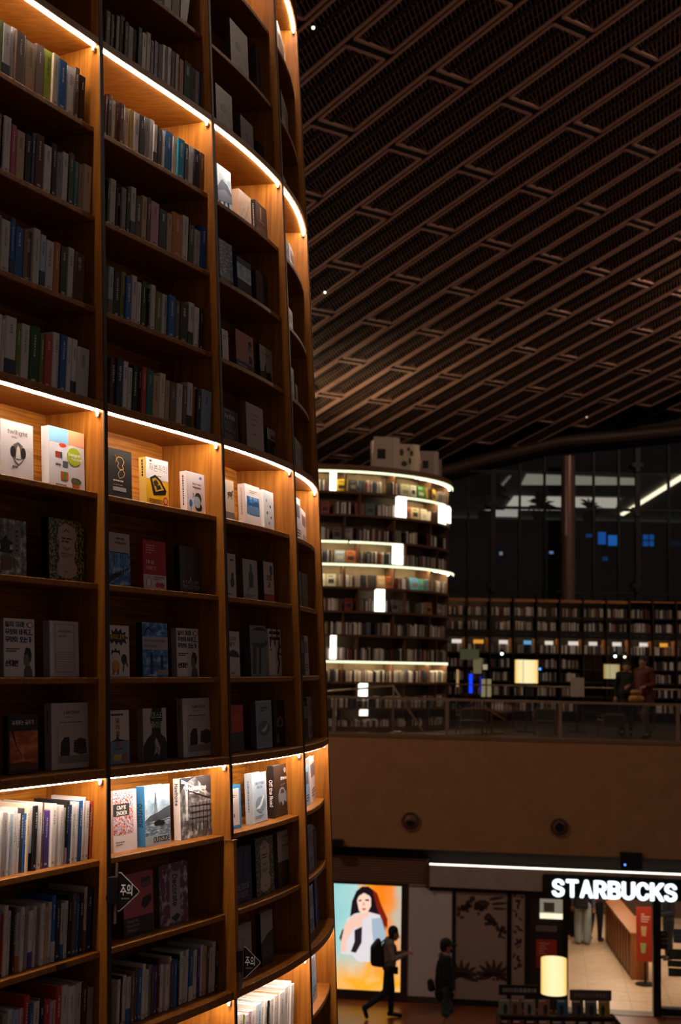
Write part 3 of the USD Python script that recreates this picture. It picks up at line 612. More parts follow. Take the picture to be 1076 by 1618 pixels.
F(3, 1.67, 348, 369, 76, .02, PHOTO['sea'], '1c1a1a', [('r', 0, 0, 1, .2, '1d1a18')], 'book with a grey seascape photograph, first shelf below upper lights')
F(3, 1.67, 376, 398, 64, .02, PHOTO['sky'], '1f3a63', [('r', 0, 0, 1, .45, '0f1723'), ('r', 0, .85, 1, 1, '1f3450')], 'book with clouds over dark water, first shelf below upper lights')
F(3, 1.67, 406, 424, 62, .02, '2c2822', None, [('l', [(.3, .1), (.35, .8)], .03, '4c463a'), ('l', [(.6, .1), (.55, .7)], .03, '4c463a')], 'dark olive book near right end, first shelf below upper lights')
F(3, 1.31, 352, 362, 56, .03, 'bfb3ac', '2a6a9c', [('d', .2, .7, .7, .85, 2, '8a7e78')], 'white book with a blue edge, second shelf below upper lights, third bay')
F(3, 1.31, 374, 402, 66, .026, 'b07a72', '5c2c34', [('r', 0, 0, 1, .27, '4a3c3c'), ('e', .8, .78, .1, .08, '2c2424'), ('e', .78, .66, .12, .06, '5a6a72'), ('p', [(.7, .3), (.74, .5), (.9, .46), (.9, .3)], '2c2424'), ('d', .1, .6, .06, .22, 2, 'a59a96')], 'dusty pink book with dark foot band, third bay')
F(3, 1.31, 412, 432, 62, .02, 'a59a94', '141212', [('p', [(0, 0), (0, .3), (.3, .34), (.45, .6), (.5, .34), (.8, .4), (.9, .2), (1, 0)], '1c1917'), ('d', .2, .9, .78, .84, 1, '6a605c')], 'pale book with a black fir tree, third bay')
F(3, .945, 354, 377, 58, .02, '1b1817', None, [('l', [(.06, .06), (.06, .94), (.94, .94), (.94, .06), (.06, .06)], .02, '7a7270'), ('T', 'Portfolio', .1, .72, .13, .7, 'b0a6a2'), ('t', 'Architecture', .1, .36, .11, .72, '8a827e'), ('t', 'Designers', .1, .18, .11, .6, '8a827e')], 'black book with a thin frame and pale lettering, above middle lights')
F(3, .945, 391, 418, 80, .026, 'b8a9a6', '7d7274', [('d', .3, .7, .55, .85, 3, 'a3867e'), ('d', .35, .65, .38, .44, 1, '6a5f5e'), ('r', .12, .06, .85, .1, '7a3a34'), ('r', .3, .06, .45, .1, '4a6a5a')], 'tall white book with tiny spaced lettering, above middle lights')
F(3, .945, 424, 444, 52, .018, '2b292c', '211f22', [('r', 0, .66, 1, 1, 'b0a6a2'), ('T', 'BROWN', .22, .7, .11, .68, '2a2728'), ('r', .5, .2, .62, .5, '6a7480'), ('d', .1, .8, .06, .16, 1, '8a8286')], 'small dark book with white top band and block capitals')
F(3, .603, 357, 371, 66, .02, 'b8a58e', None, [('r', 0, .0, 1, .22, '6e655c'), ('e', .55, .66, .28, .06, '4a4038'), ('l', [(.36, .64), (.34, .54)], .05, '4a4038'), ('l', [(.7, .64), (.72, .54)], .05, '4a4038'), ('l', [(.76, .7), (.86, .76)], .07, '4a4038')], 'beige book with a little horse, middle lit shelf, third bay')
F(3, .603, 389, 412, 66, .035, 'dcd4d2', 'd0c4be', [('r', .1, .28, .95, .72, 'blue'), ('p', [(.1, .5), (.3, .58), (.5, .56), (.7, .64), (.95, .56), (.95, .5)], '274a70'), ('r', .1, .3, .95, .47, '5c7f9f'), ('d', .3, .8, .8, .88, 2, '9a8e8a'), ('S', .9, .3, 'a5958c')], 'white book with a blue lake photograph, middle lit shelf, third bay')
F(3, .603, 418, 434, 64, .024, 'c9d2d8', 'dfe4e6', [('e', .3, .75, .05, .03, '6a7480'), ('e', .65, .62, .06, .04, '4a545e'), ('e', .35, .45, .06, .04, '6a7480'), ('e', .7, .35, .05, .03, '3a4450'), ('e', .5, .2, .05, .03, '8a6a5a')], 'pale blue book with scattered specks, middle lit shelf, third bay')
F(3, .267, 359, 374, 70, .018, 'b5aaa6', None, [('e', .6, .35, .2, .12, '3a3230'), ('e', .62, .5, .12, .08, '2a2422'), ('d', .4, .9, .82, .9, 1, '3a3230'), ('d', .1, .6, .06, .1, 1, '5a504c')], 'white book with a dark vase shape, first shelf below middle lights')
F(3, .267, 385, 408, 64, .026, 'a8a09e', '5a5456', fig(.55, .3, 1.3, '4a5058') + [('l', [(.3, .2), (.5, .5), (.8, .3)], .015, '6a6464'), ('d', .15, .8, .06, .14, 2, '7a7270')], 'grey-white book with a sketched walking figure, below middle lights')
F(3, .267, 418, 434, 64, .024, 'b3a49c', '3a3234', [('r', 0, 0, 1, .2, 'a03a26'), ('e', .75, .8, .14, .12, '30506a'), ('k', '오름', .3, .55, .12, .5, 'W', .14, '7a3a24'), ('k', '길', .4, .38, .12, .26, 'W', .14, '8a3a24')], 'white book with a red foot and rust title, below middle lights')
F(3, -.074, 362, 380, 71, .018, 'b9aeaa', None, [('k', '토스터', .04, .8, .08, .72, 'W', .12, '4a4240'), ('k', '일기', .1, .68, .08, .5, 'W', .12, '4a4240'), ('p', [(0, .44), (.1, .54), (.4, .6), (.8, .54), (.96, .46), (.9, .42)], '2a2a32'), ('d', .2, .7, .05, .1, 1, '6a605c')], 'white book with a dark cap shape, second shelf below middle lights')
F(3, -.074, 397, 422, 80, .032, '6f7476', '45494c', [('e', .62, .9, .42, .07, '22262a'), ('e', .6, .66, .5, .1, '363c44'), ('r', .1, .66, .95, .9, '6a7074'), ('p', [(.12, .05), (.2, .6), (.4, .6), (.3, .05)], '3c4248'), ('p', [(.5, .05), (.6, .6), (.7, .6), (.62, .05)], '2c3238')], 'grey book with a round concrete tower photograph')
F(3, -.074, 426, 446, 74, .018, 'b8afab', None, [('l', [(.1, .92), (.9, .92)], .07, '17141a'), ('l', [(.3, 1), (.3, .84)], .07, '17141a'), ('l', [(.7, 1), (.7, .84)], .07, '17141a'), ('l', [(.1, .8), (.9, .8)], .07, '17141a'), ('l', [(.2, .8), (.14, .62)], .07, '17141a'), ('l', [(.5, .8), (.5, .64)], .07, '17141a'), ('l', [(.85, .78), (.8, .64), (.95, .62)], .07, '17141a'),
   ('l', [(.8, .6), (.7, .4), (.8, .3), (.66, .06)], .08, '1d191c'), ('l', [(.66, .5), (.95, .46)], .03, '1d191c'), ('e', .2, .56, .06, .02, '8a3a34')], 'white book with bold black brush strokes, third bay')
F(3, -.397, 366, 386, 73, .018, 'a83a1c', None, [('r', 0, 0, 1, .42, '3c302c'), ('d', .25, .75, .7, .8, 2, 'b86a50'), ('l', [(.2, .1), (.4, .2), (.6, .08), (.8, .18)], .03, '5a4c46')], 'orange over brown book, shelf above lower lights')
F(3, -.397, 406, 431, 75, .026, '7f929c', '4a565e', [('l', [(.04, .03), (.04, .97), (.96, .97), (.96, .03), (.04, .03)], .02, 'a2b0b6'), ('e', .5, .42, .36, .16, '5a6a74'), ('p', [(.3, .36), (.5, .42), (.74, .52), (.64, .4), (.52, .34)], 'c3ccd0'), ('d', .3, .74, .76, .88, 2, '4c5a62')], 'blue-grey book with a white bird emblem, unlit shelf, third bay')
F(3, -.397, 435, 453, 70, .02, '171515', None, [('p', [(.2, .45), (.24, .6), (.5, .68), (.76, .6), (.8, .45), (.5, .4)], '6a5f4c'), ('e', .5, .52, .12, .07, '26221c'), ('p', [(.1, .1), (.3, .3), (.4, .06)], '6a5548'), ('d', .3, .75, .8, .86, 2, '3c3632')], 'black book with a pale arched ornament, third bay')
F(3, -.718, 366, 382, 68, .018, '2f7fb4', '4a90bc', [('r', .0, .08, .82, .92, 'cfc2bc'), ('d', .1, .6, .7, .78, 2, '4a4444'), ('e', .3, .3, .06, .05, '4a5a5c')], 'cream book with a bright blue border, lower lit shelf')
F(3, -.718, 400, 423, 78, .034, 'a9bccb', 'b4c4d0', [('l', [(.04, .03), (.04, .97), (.96, .97), (.96, .03), (.04, .03)], .015, 'd8e2e8'), ('e', .55, .36, .34, .16, '7d96aa'), ('p', [(.2, .28), (.5, .36), (.76, .54), (.8, .5), (.66, .36), (.5, .28)], 'e8eef2'), ('t', 'THE FLYING', .18, .76, .055, .66, '6f879a'), ('t', 'BOOK', .34, .68, .055, .36, '6f879a'), ('d', .2, .8, .08, .16, 2, '8198aa'), ('S', .85, .25, '6f879a')], 'pale blue book with a white open-wing emblem, lower lit shelf')
F(3, -.718, 435, 458, 80, .03, '2c2623', '262120', [('T', 'Off the Road', .44, .7, .06, .48, 'ece6e2'), ('e', .55, .36, .3, .16, '6a727c'), ('p', [(.3, .36), (.36, .52), (.5, .56), (.66, .54), (.76, .4), (.78, .26), (.7, .22), (.34, .22)], '8a94a0'), ('p', [(.4, .44), (.44, .52), (.62, .52), (.68, .44)], '2a2c32'), ('e', .42, .24, .07, .05, '141414'), ('e', .68, .24, .07, .05, '141414'), ('e', .76, .88, .08, .05, '9a948c'), ('l', [(.36, .6), (.76, .62)], .015, '6a625c'), ('s', 'Off the Road', .52, .74, .52, 'ece6e2')], 'black book with an old car, lower lit shelf, third bay')
F(3, -1.032, 373, 399, 86, .02, '2a2c4a', None, [('T', 'THE BOOK', .0, .24, .1, .8, '8c8ca0'), ('T', 'LAYOUTS', .0, .1, .1, .72, '8c8ca0'), ('p', [(.1, .4), (.2, .9), (.35, .9), (.3, .4)], '3a3c60'), ('p', [(.5, .4), (.6, .96), (.8, .94), (.7, .4)], '34365a')], 'dark blue book with pale capitals, third bay below lower lights')
F(3, -1.032, 406, 434, 88, .026, PHOTO['flora'], '1c1c18', FLOR, 'leafy book with pale bottle-shaped label, third bay copy')
F(3, -1.032, 441, 464, 84, .03, '332c2c', '4a4244', [('p', [(0, .46), (0, 1), (1, 1), (1, .44)], 'a3948e'), ('d', .3, .9, .86, .92, 1, '6a5c58'), ('d', .3, .95, .7, .76, 1, '5a4a46')], 'book half beige half brown, third bay below lower lights')
F(3, -1.33, 378, 399, 78, .02, '9a9090', None, [('l', [(.2, .5), (.3, .65), (.4, .5)], .02, '7a7070'), ('d', .2, .8, .1, .22, 2, '3a3434')], 'plain grey-white book above the lower caution sign')
F(3, -1.33, 414, 433, 80, .024, '958c8c', '1d1a1b', [('p', [(0, 0), (0, .42), (.3, .5), (.6, .58), (1, .62), (1, 0)], '2a2628'), ('l', [(.1, .2), (.9, .35)], .03, '5a5456'), ('l', [(.1, .1), (.9, .22)], .03, '5a5456')], 'white book with black hillside, third bay above bottom lights')
# fourth bay: narrow slices seen at a grazing angle; lowest covers hold painted blue light
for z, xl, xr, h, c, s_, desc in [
    (3.15, 441, 452, 74, 'b5a98c', 'a39a80', 'pale book first on uppermost lit shelf'), (3.15, 453, 461, 64, '8d8d90', 'cfc9c4', 'grey book beside the pale one, uppermost lit shelf'),
    (2.76, 447, 458, 78, 'a3978f', '6a605a', 'beige book with two dark lines, fourth bay high up'), (2.76, 459, 468, 66, '9a8f88', '6a605a', 'beige-grey book right of the lined one, fourth bay high up'),
    (2.385, 448, 454, 44, '7a706c', '4a4240', 'brown-grey book just above upper lights, fourth bay'), (2.385, 457, 464, 44, '8d8a90', '24405e', 'pale book with navy spine above upper lights'),
    (2.025, 453, 459, 48, '5f6570', '8a8d94', 'slate book on upper lit shelf, fourth bay'), (2.025, 460, 466, 52, 'd8d4d6', 'c0bcc0', 'white book on upper lit shelf, fourth bay'),
    (1.67, 457, 464, 46, 'a59a98', '2a2626', 'white book with dark spine, fourth bay below upper lights'), (1.31, 460, 466, 60, '7c8288', '50565c', 'steel grey book, fourth bay, second below upper lights'),
    (1.31, 468, 472, 40, '3a3434', '2a2424', 'dark slim book, fourth bay, second below upper lights'), (.945, 468, 480, 60, '8f8686', '5a5252', 'grey book just above middle lights, fourth bay'),
    (.945, 481, 488, 44, '94787a', '6a4a4c', 'rose-grey small book above middle lights, fourth bay'), (.603, 468, 477, 70, 'c9c4c6', 'a5a0a2', 'white book, left one on middle lit shelf, fourth bay'),
    (.603, 478, 485, 56, 'd6cfce', 'b0a6a4', 'shorter white book, middle lit shelf, fourth bay'), (.267, 472, 478, 58, '75696a', '4a4042', 'grey book, leftmost, fourth bay below middle lights'),
    (.267, 479, 483, 56, '6c6062', '3a3234', 'brownish book in middle, fourth bay below middle lights'), (.267, 484, 489, 56, '7a7072', '4a4042', 'grey book, rightmost, fourth bay below middle lights'),
    (-.074, 476, 481, 64, '2c2628', '1a1618', 'black book, fourth bay, eye level shelf'), (-.074, 482, 489, 62, 'a99a98', 'c0b4b0', 'white book with red and black label, fourth bay'),
    (-.397, 482, 487, 62, '1d191a', '120f10', 'black book above lower lights, fourth bay'), (-.397, 488, 497, 64, '85787a', '3a3234', 'mauve-grey book above lower lights, fourth bay'),
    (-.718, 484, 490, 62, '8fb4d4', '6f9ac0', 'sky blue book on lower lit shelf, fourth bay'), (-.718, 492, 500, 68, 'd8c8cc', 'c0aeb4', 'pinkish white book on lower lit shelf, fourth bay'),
    (-1.032, 489, 497, 66, '6c6f9c', '46496e', 'book with violet-blue light painted on its cover, fourth bay below lower lights'), (-1.032, 498, 503, 54, '55524e', '35322e', 'olive-grey book, fourth bay below lower lights'),
    (-1.33, 490, 497, 72, '8088b0', '50587c', 'book with pale violet light painted on its cover, fourth bay above bottom lights'), (-1.33, 500, 512, 76, '5f7cc0', '344a86', 'book with cornflower blue light painted on its cover, fourth bay above bottom lights'),
    (-1.66, 494, 500, 78, '6f8798', '4a606e', 'book with blue-grey light painted on its cover, bottom lit shelf, fourth bay')]:
    a = [('r', .1, .55, .85, .85, '6a6468'), ('d', .2, .8, .1, .3, 3, '4a4446')] if h > 50 else [('d', .2, .8, .5, .8, 3, '4a4446')]
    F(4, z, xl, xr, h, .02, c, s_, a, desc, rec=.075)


# caution signs clipped to the uprights
def caution(post, z, size, label):
    p = pos(post, z, -.02); rz = math.atan2(-p[0], p[1])
    o = thing('caution_sign', label, 'sign', p, rz)
    s = size
    obj('bracket', MB().box((-.022, -.006, -.3 * s), (.014, .026, .38 * s)).box((-.026, .002, -.22 * s), (-.018, .018, -.1 * s)), paint('0b0b0c', .4), o, True)
    tri = [(.016, -.5 * s), (.016 + .06 * s, -.5 * s), (.016 + .54 * s, -.04 * s), (.016 + .56 * s, 0), (.016 + .54 * s, .04 * s), (.016 + .06 * s, .5 * s), (.016, .5 * s)]
    obj('plate', poly(tri, 0, .004), paint('121013', .35), o, True)
    b = MB()
    for a, c in zip(tri[1:-1], tri[2:]): b.bar([a[0], -.0006, a[1]], [c[0], -.0006, c[1]], .003, .0012, (0, 1, 0))
    b.bar([tri[0][0], -.0006, tri[0][1]], [tri[1][0], -.0006, tri[1][1]], .003, .0012, (0, 1, 0))
    obj('border', b, paint('b9b4b2', .4), o, True)
    q, wd = hangul('주의', .26 * s, .14)
    sc = .34 * s / wd
    obj('lettering', quads_mesh([np.c_[a[:, 0] * sc + .016 + .06 * s, a[:, 1] - .08 * s] for a in q], -.0012, .001), paint('fbf8f6', .4), o, True)
    b = MB(); x = .016 + .09 * s
    while x < .016 + .3 * s: l = s * RNG.uniform(.02, .05); b.box((x, -.001, -.2 * s), (x + l, .001, -.16 * s)); x += l + .01 * s
    obj('small_print', b, paint('8a8686', .4), o, True)
    obj('acrylic_edge', MB().box((.004, .005, -.85 * s), (.013, .009, .75 * s)), paint('5c5450', .2), o, True)


caution(1, -.825, .132, 'black pointed caution sign clipped to first upright, beside the pink book')
caution(2, -1.22, .122, 'black pointed caution sign on second upright, lower down by white book')
p_ = pos(.72, -1.043, REC - .003); n_ = nrm(.72)
o_ = thing('shelf_label', 'small black label holder on dark shelf edge, lower left bay', 'label', p_, math.atan2(n_[0], -n_[1]))
obj('plate', MB().box((-.02, -.002, -.008), (.02, .003, .008)), paint('141210', .4), o_, True)
obj('insert', MB().box((-.018, -.0025, -.006), (.018, 0, .006)), paint('2a2420', .4), o_, True)

# ------------------------------------------------------------------ the hall: front plane of the balcony and shops
D0, YAWM = 27.8, -.15                                          # plane y = D0 + YAWM * x
TX = np.array([1, YAWM, 0]) / math.hypot(1, YAWM); NB = np.array([-YAWM, 1, 0]) / math.hypot(1, YAWM)     # along it, and into the building
FRZ = math.atan2(YAWM, 1)
BF = ZC - 1.5                                                  # balcony floor level


def fw(v):                                                     # (along, into, up) -> world
    v = np.asarray(v, float)
    return np.array([0, D0, 0]) + v[..., :1] * TX + v[..., 1:2] * NB + v[..., 2:3] * [0, 0, 1]


def fuz(px, py, off=0.0):                                      # pixel -> (along, up) on the plane set back by off
    d = ray(px, py); o = np.array([0, D0, 0]) + NB * off
    t = (o @ NB) / (d @ NB); p = d * t
    return (p - o) @ TX, p[2] + ZC


def frect(x0, y0, x1, y1, off=0.0):
    ym, xm = (y0 + y1) / 2, (x0 + x1) / 2
    return fuz(x0, ym, off)[0], fuz(x1, ym, off)[0], fuz(xm, y1, off)[1], fuz(xm, y0, off)[1]


def fbox(b, u0, u1, a0, a1, z0, z1):                           # box in the plane's frame
    v = np.array([[x, y, z] for x in (u0, u1) for y in (a0, a1) for z in (min(z0, z1), max(z0, z1))])
    b.hexa(fw(v)); return b


def fpx(b, px, a0, a1, off=None):
    u0, u1, z0, z1 = frect(*px, a0 if off is None else off); return fbox(b, u0, u1, a0, a1, z0, z1)


def fpoly(pts, a0, a1):
    v, f = poly(pts, a0, a1)
    return fw(v), f


def fthing(name, label, cat, px, off=0.0, group=None):         # a thing whose base stands at the lower middle of a pixel box
    u0, u1, z0, z1 = frect(*px, off)
    return thing(name, label, cat, fw(np.array([(u0 + u1) / 2, off, z0])), FRZ, group=group)


PLASTER = grained('plaster', 'a3754c', 'ae7f55', (3, 3, 3), .8, bump=.05)
DARKMET = paint('141112', .5)
TRIMM = paint('6d5748', .6)
_, ZF = fuz(640, 1341)                                         # underside of the balcony front
zt_ = fuz(640, 1166)[1]
BF = zt_
b = MB(); fbox(b, -9, 14, 0, .35, ZF, BF)
wall = obj('wall_back', b, PLASTER, kind='structure', label='plain beige balcony front over the shops')
b = MB(); fbox(b, -9, 14, -.02, .3, BF, BF + .05)
obj('balcony_trim', b, paint('7a5c46', .5), wall)
b = MB(); fbox(b, -9, 14, .02, 16, BF - .3, BF - .002)
obj('floor_balcony', b, grained('carpet', '3a2a20', '4a382a', (6, 6, 6), .9), kind='structure')
FLOORM = grained('wood_floor', '7a4322', '95552c', (3, 30, 1), .28, spec=.5)
b = MB(); b.box((-16, -3, -.2), (16, 27.2, 0))
floor = obj('floor', b, FLOORM, kind='structure')
b = MB()
fbox(b, -9, 14, -2.2, .6, -.2, .001)
obj('floor_strip', b, FLOORM, floor)
# dark recess below the balcony front
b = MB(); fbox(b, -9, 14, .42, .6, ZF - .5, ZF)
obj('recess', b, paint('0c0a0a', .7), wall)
for i, px in enumerate(((649, 1297.5, 14), (884, 1307, 13.5))):
    u, z = fuz(px[0], px[1]); R = px[2] / 77.0
    o = thing('air_nozzle', ['round air nozzle on balcony front, left above the white wall', 'round air nozzle on balcony front, right above the lit sign'][i], 'vent', fw(np.array([u, -.03, z])), FRZ)
    Mx = trimesh.transformations.rotation_matrix(math.pi / 2, [1, 0, 0])
    v, f = lathe([(R * .8, -.03), (R * .86, .02), (R, .02), (R, -.03), (R * .8, -.03)], 32); obj('ring', (v @ Mx[:3, :3].T, f), paint('6a4632', .5), o, True, 40)
    v, f = lathe([(0, .05), (R * .3, .045), (R * .6, .025), (R * .8, -.01), (R * .8, -.03), (0, -.03)], 28); obj('ball', (v @ Mx[:3, :3].T, f), paint('7a5138', .5), o, True, 40)
    ry = .62 if i == 0 else 1.0
    v, f = lathe([(0, .062), (R * .5, .058), (R * .52, .03), (0, .03)], 24); v = v * [1, ry, 1] + [0, -R * .22 * (1 - ry) * 2, 0]; obj('mouth', (v @ Mx[:3, :3].T, f), paint('060505', .6), o, True, 40)
for i, px in enumerate(((520, 1327, 541, 1338), (980, 1348, 1015, 1374))):
    o = fthing('camera_box', ['small dark device under left end of balcony front', 'dark device with a blue light above the shop sign'][i], 'camera', px, -.15)
    b = MB(); fpx(b, px, -.15, .05); obj('body', b, paint('0d0c0e', .4), o)
    if i:
        b = MB(); fpx(b, (986, 1365, 989, 1368), -.157, -.14); obj('status_light', b, glow((.1, .25, 1), 2.5), o)

# ------------------------------------------------------------------ shop fronts below
S = .25                                                        # shop line, set back
zs1 = frect(680, 1366, 1076, 1405, S)
b = MB(); u0, u1, z0, z1 = frect(500, 1353, 676, 1399, S)
o = thing('louvre_panel', 'dark brown slatted ventilation panel above the lit poster', 'panel', fw(np.array([(u0 + u1) / 2, S, z0])), FRZ)
fbox(b, u0 - .6, u1, S + .03, S + .1, z0, z1); obj('backing', b, paint('2a1a10', .7), o)
n = 12
for k in range(n):
    z = z0 + (z1 - z0) * (k + .5) / n; b = MB()
    fbox(b, u0 - .6, u1, S - .01, S + .03, z - .35 * (z1 - z0) / n, z + .28 * (z1 - z0) / n); obj('slat', b, paint('8a6248', .6), o)
b = MB(); fbox(b, u1 - .03, u1 + .02, S - .04, S + .1, z0, z1); obj('frame', b, paint('553c30', .5), o)
u0, u1, z0, z1 = frect(679, 1368, 800, 1402, S); U1 = 14
o = thing('shop_fascia', 'long brownish-grey shop fascia board with a thin line of light along its top', 'sign board', fw(np.array([3, S, z0])), FRZ)
b = MB(); fbox(b, u0, U1, S - .12, S + .1, z0, z1); obj('board', b, grained('stone', 'a8948a', 'b8a498', (5, 5, 5), .7), o)
b = MB(); fbox(b, u0, U1, S - .10, S - .04, z1 + .002, z1 + .026); obj('light_strip', b, glow((1, .88, .72), 2.6), o)
b = MB(); fbox(b, u0 - .03, u0, S - .14, S + .1, z0 - .02, z1 + .02); obj('end_cap', b, paint('55463e', .5), o)
ZS0 = z0
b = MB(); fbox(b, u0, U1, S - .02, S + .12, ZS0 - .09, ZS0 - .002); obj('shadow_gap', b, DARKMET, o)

# backlit portrait poster
PX = (524, 1397, 633.5, 1565); u0, u1, z0, z1 = frect(*PX, S); u0 -= .15
o = thing('poster_lightbox', 'tall backlit poster of a long-haired woman against teal and orange', 'poster', fw(np.array([(u0 + u1) / 2, S, 0])), FRZ)
b = MB(); fbox(b, u0 - .1, u0, S - .02, S + .25, 0, z1 + .05); fbox(b, u1, u1 + .14, S - .02, S + .25, 0, z1 + .05); fbox(b, u0, u1, S - .02, S + .25, 0, z0); fbox(b, u0, u1, S - .02, S + .25, z1, z1 + .05)
obj('frame', b, paint('3a2c2c', .5), o)
BG = usdkit.material(stage, '/World/Looks/poster_ground', {
    'tc': ('texture_coordinate', {}), 's': ('separate_xyz', {}), 'nz': ('noise_texture', {'scale': 1.6, 'detail': 2}), 'a': ('math', {'math_type': 'multiply_add', 'value2': .5, 'value3': -.25}), 'xm': ('map_range', {'from_min': -.78, 'from_max': .78}), 'ad': ('math', {'math_type': 'add'}),
    'r': ('rgb_ramp', {'ramp': [(.1, lin('8ec4c4')), (.46, lin('a9cfcb')), (.6, lin('f09a2c')), (.72, lin('f07a12')), (.86, lin('e8893a')), (1, lin('b9ae9a'))]}),
    'z': ('map_range', {'from_min': .35, 'from_max': .95, 'to_min': 1, 'to_max': 0, 'clamp': True}), 'r2': ('rgb_ramp', {'ramp': [(.2, lin('f0b878')), (.5, lin('f5a31c')), (.8, lin('f2d9b0'))]}),
    'mx': ('mix_color', {}), 'e': ('emission', {'strength': 1.2})},
    [('tc.object', 'nz.vector'), ('tc.object', 's.vector'), ('nz.fac', 'a.value1'), ('s.x', 'xm.value'), ('xm.result', 'ad.value1'), ('a.value', 'ad.value2'), ('ad.value', 'r.fac'), ('nz.fac', 'r2.fac'), ('s.z', 'z.value'),
     ('z.result', 'mx.fac'), ('r.color', 'mx.a'), ('r2.color', 'mx.b'), ('mx.result', 'e.color')], surface='e.emission')
b = MB(); fbox(b, u0, u1, S + .02, S + .06, z0, z1); obj('backlit_sheet', b, BG, o)
PW, PH = 1.0, 1.0


def pp(px, py):                                                # poster pixel -> plane coordinates
    return fuz(px, py, S)


def art(name, pts, c, lift, st=1.15):
    obj(name, fpoly([pp(*q) for q in pts], S + .02 - lift, S + .021), glow(c, st), o)


art('print', [(553, 1447), (556, 1424), (563, 1408), (572, 1401), (582, 1401), (591, 1408), (598, 1428), (606, 1446), (609, 1470), (600, 1492), (586, 1480), (576, 1500), (560, 1507), (553, 1504), (558, 1480), (552, 1462)], '1c1216', .001)
art('print', [(588, 1405), (596, 1412), (603, 1432), (612, 1452), (612, 1468), (602, 1455), (594, 1430)], '7a1c0c', .0015)
art('print', [(536, 1482), (541, 1468), (546, 1470), (545, 1480), (552, 1476), (556, 1482), (545, 1488), (538, 1487)], '231a1e', .001)
art('print', [(548, 1452), (560, 1444), (578, 1440), (600, 1446), (607, 1470), (606, 1508), (598, 1520), (566, 1520), (556, 1509), (538, 1507), (540, 1490), (546, 1466)], 'd9d3d6', .002)
art('print', [(587, 1452), (602, 1450), (610, 1476), (606, 1496), (592, 1500), (588, 1476)], '9fb0bf', .0025)
art('print', [(560, 1470), (572, 1464), (571, 1490), (562, 1506), (554, 1504), (560, 1488)], '231a1e', .0028)
art('print', [(564, 1424), (566, 1414), (573, 1409), (581, 1411), (586, 1420), (586, 1432), (581, 1441), (574, 1446), (567, 1439)], 'f3cdb8', .003)
art('print', [(545, 1460), (556, 1448), (570, 1444), (584, 1441), (582, 1448), (574, 1452), (570, 1466), (560, 1466), (548, 1486), (546, 1505), (538, 1504), (539, 1486)], 'eec0ac', .0035)
art('print', [(566, 1423), (571, 1421), (571, 1424), (567, 1425)], '4a2c28', .004); art('print', [(577, 1421), (583, 1421), (583, 1424), (577, 1424)], '4a2c28', .004)
art('print', [(571, 1436), (575, 1435), (579, 1436), (575, 1439)], 'c0483c', .004); art('print', [(573, 1426), (576, 1426), (577, 1431), (572, 1431)], 'd9a58e', .004)
art('print', [(563, 1424), (564, 1412), (571, 1406), (580, 1407), (587, 1413), (589, 1424), (584, 1416), (575, 1411), (567, 1416)], '1c1216', .0042)

# white wall, dark posts, patterned hoarding
b = MB(); fpx(b, (638, 1399, 713.5, 1575), S, S + .2); u0, u1, z0, z1 = frect(638, 1399, 713.5, 1575, S)
o = obj('wall_shop', b, paint('dccfca', .7), kind='structure', label='plain white wall between the backlit poster and the patterned hoarding')
b = MB(); fbox(b, u0 - .02, u1, S - .012, S + .2, 0, z0); obj('baseboard', b, paint('4a3830', .6), o)
b = MB(); fbox(b, -9, frect(*PX, S)[0] - .25, S, S + .2, 0, ZF); obj('wall_panel', b, paint('3a2c26', .7), o)
b = MB(); fbox(b, frect(*PX, S)[0] - .3, 14, S + .12, S + .4, frect(*PX, S)[3] + .05, ZF); obj('header', b, paint('1c1412', .7), o)
LEAF = paint('4a342c', .7); HBG = paint('a58d80', .75)


def hoarding(px, label, motifs):
    u0, u1, z0, z1 = frect(*px, S)
    o = thing('hoarding', label, 'hoarding', fw(np.array([(u0 + u1) / 2, S, 0])), FRZ)
    b = MB(); fbox(b, u0, u1, S, S + .08, 0.12, z1); obj('board', b, HBG, o)
    b = MB(); fbox(b, u0 - .06, u0, S - .02, S + .1, 0, z1); fbox(b, u1, u1 + .06, S - .02, S + .1, 0, z1); fbox(b, u0, u1, S - .01, S + .1, 0, .12); obj('frame', b, DARKMET, o)
    b = MB()
    for cx, cy, rx, ry, a in motifs:
        t = np.linspace(0, 2 * math.pi, 13)[:-1]; x, z = rx * np.cos(t), ry * np.sin(t) * (1 - .35 * np.cos(t))
        pts = [(u0 + (u1 - u0) * cx + xi * math.cos(a) - zi * math.sin(a), z0 + (z1 - z0) * cy + xi * math.sin(a) + zi * math.cos(a)) for xi, zi in zip(x, z)]
        pts = [(min(max(p, u0 + .005), u1 - .005), q_) for p, q_ in pts]
        b.add(*fpoly(pts, S - .003, S + .002))
    obj('leaf_print', b, LEAF, o, kind='stuff')


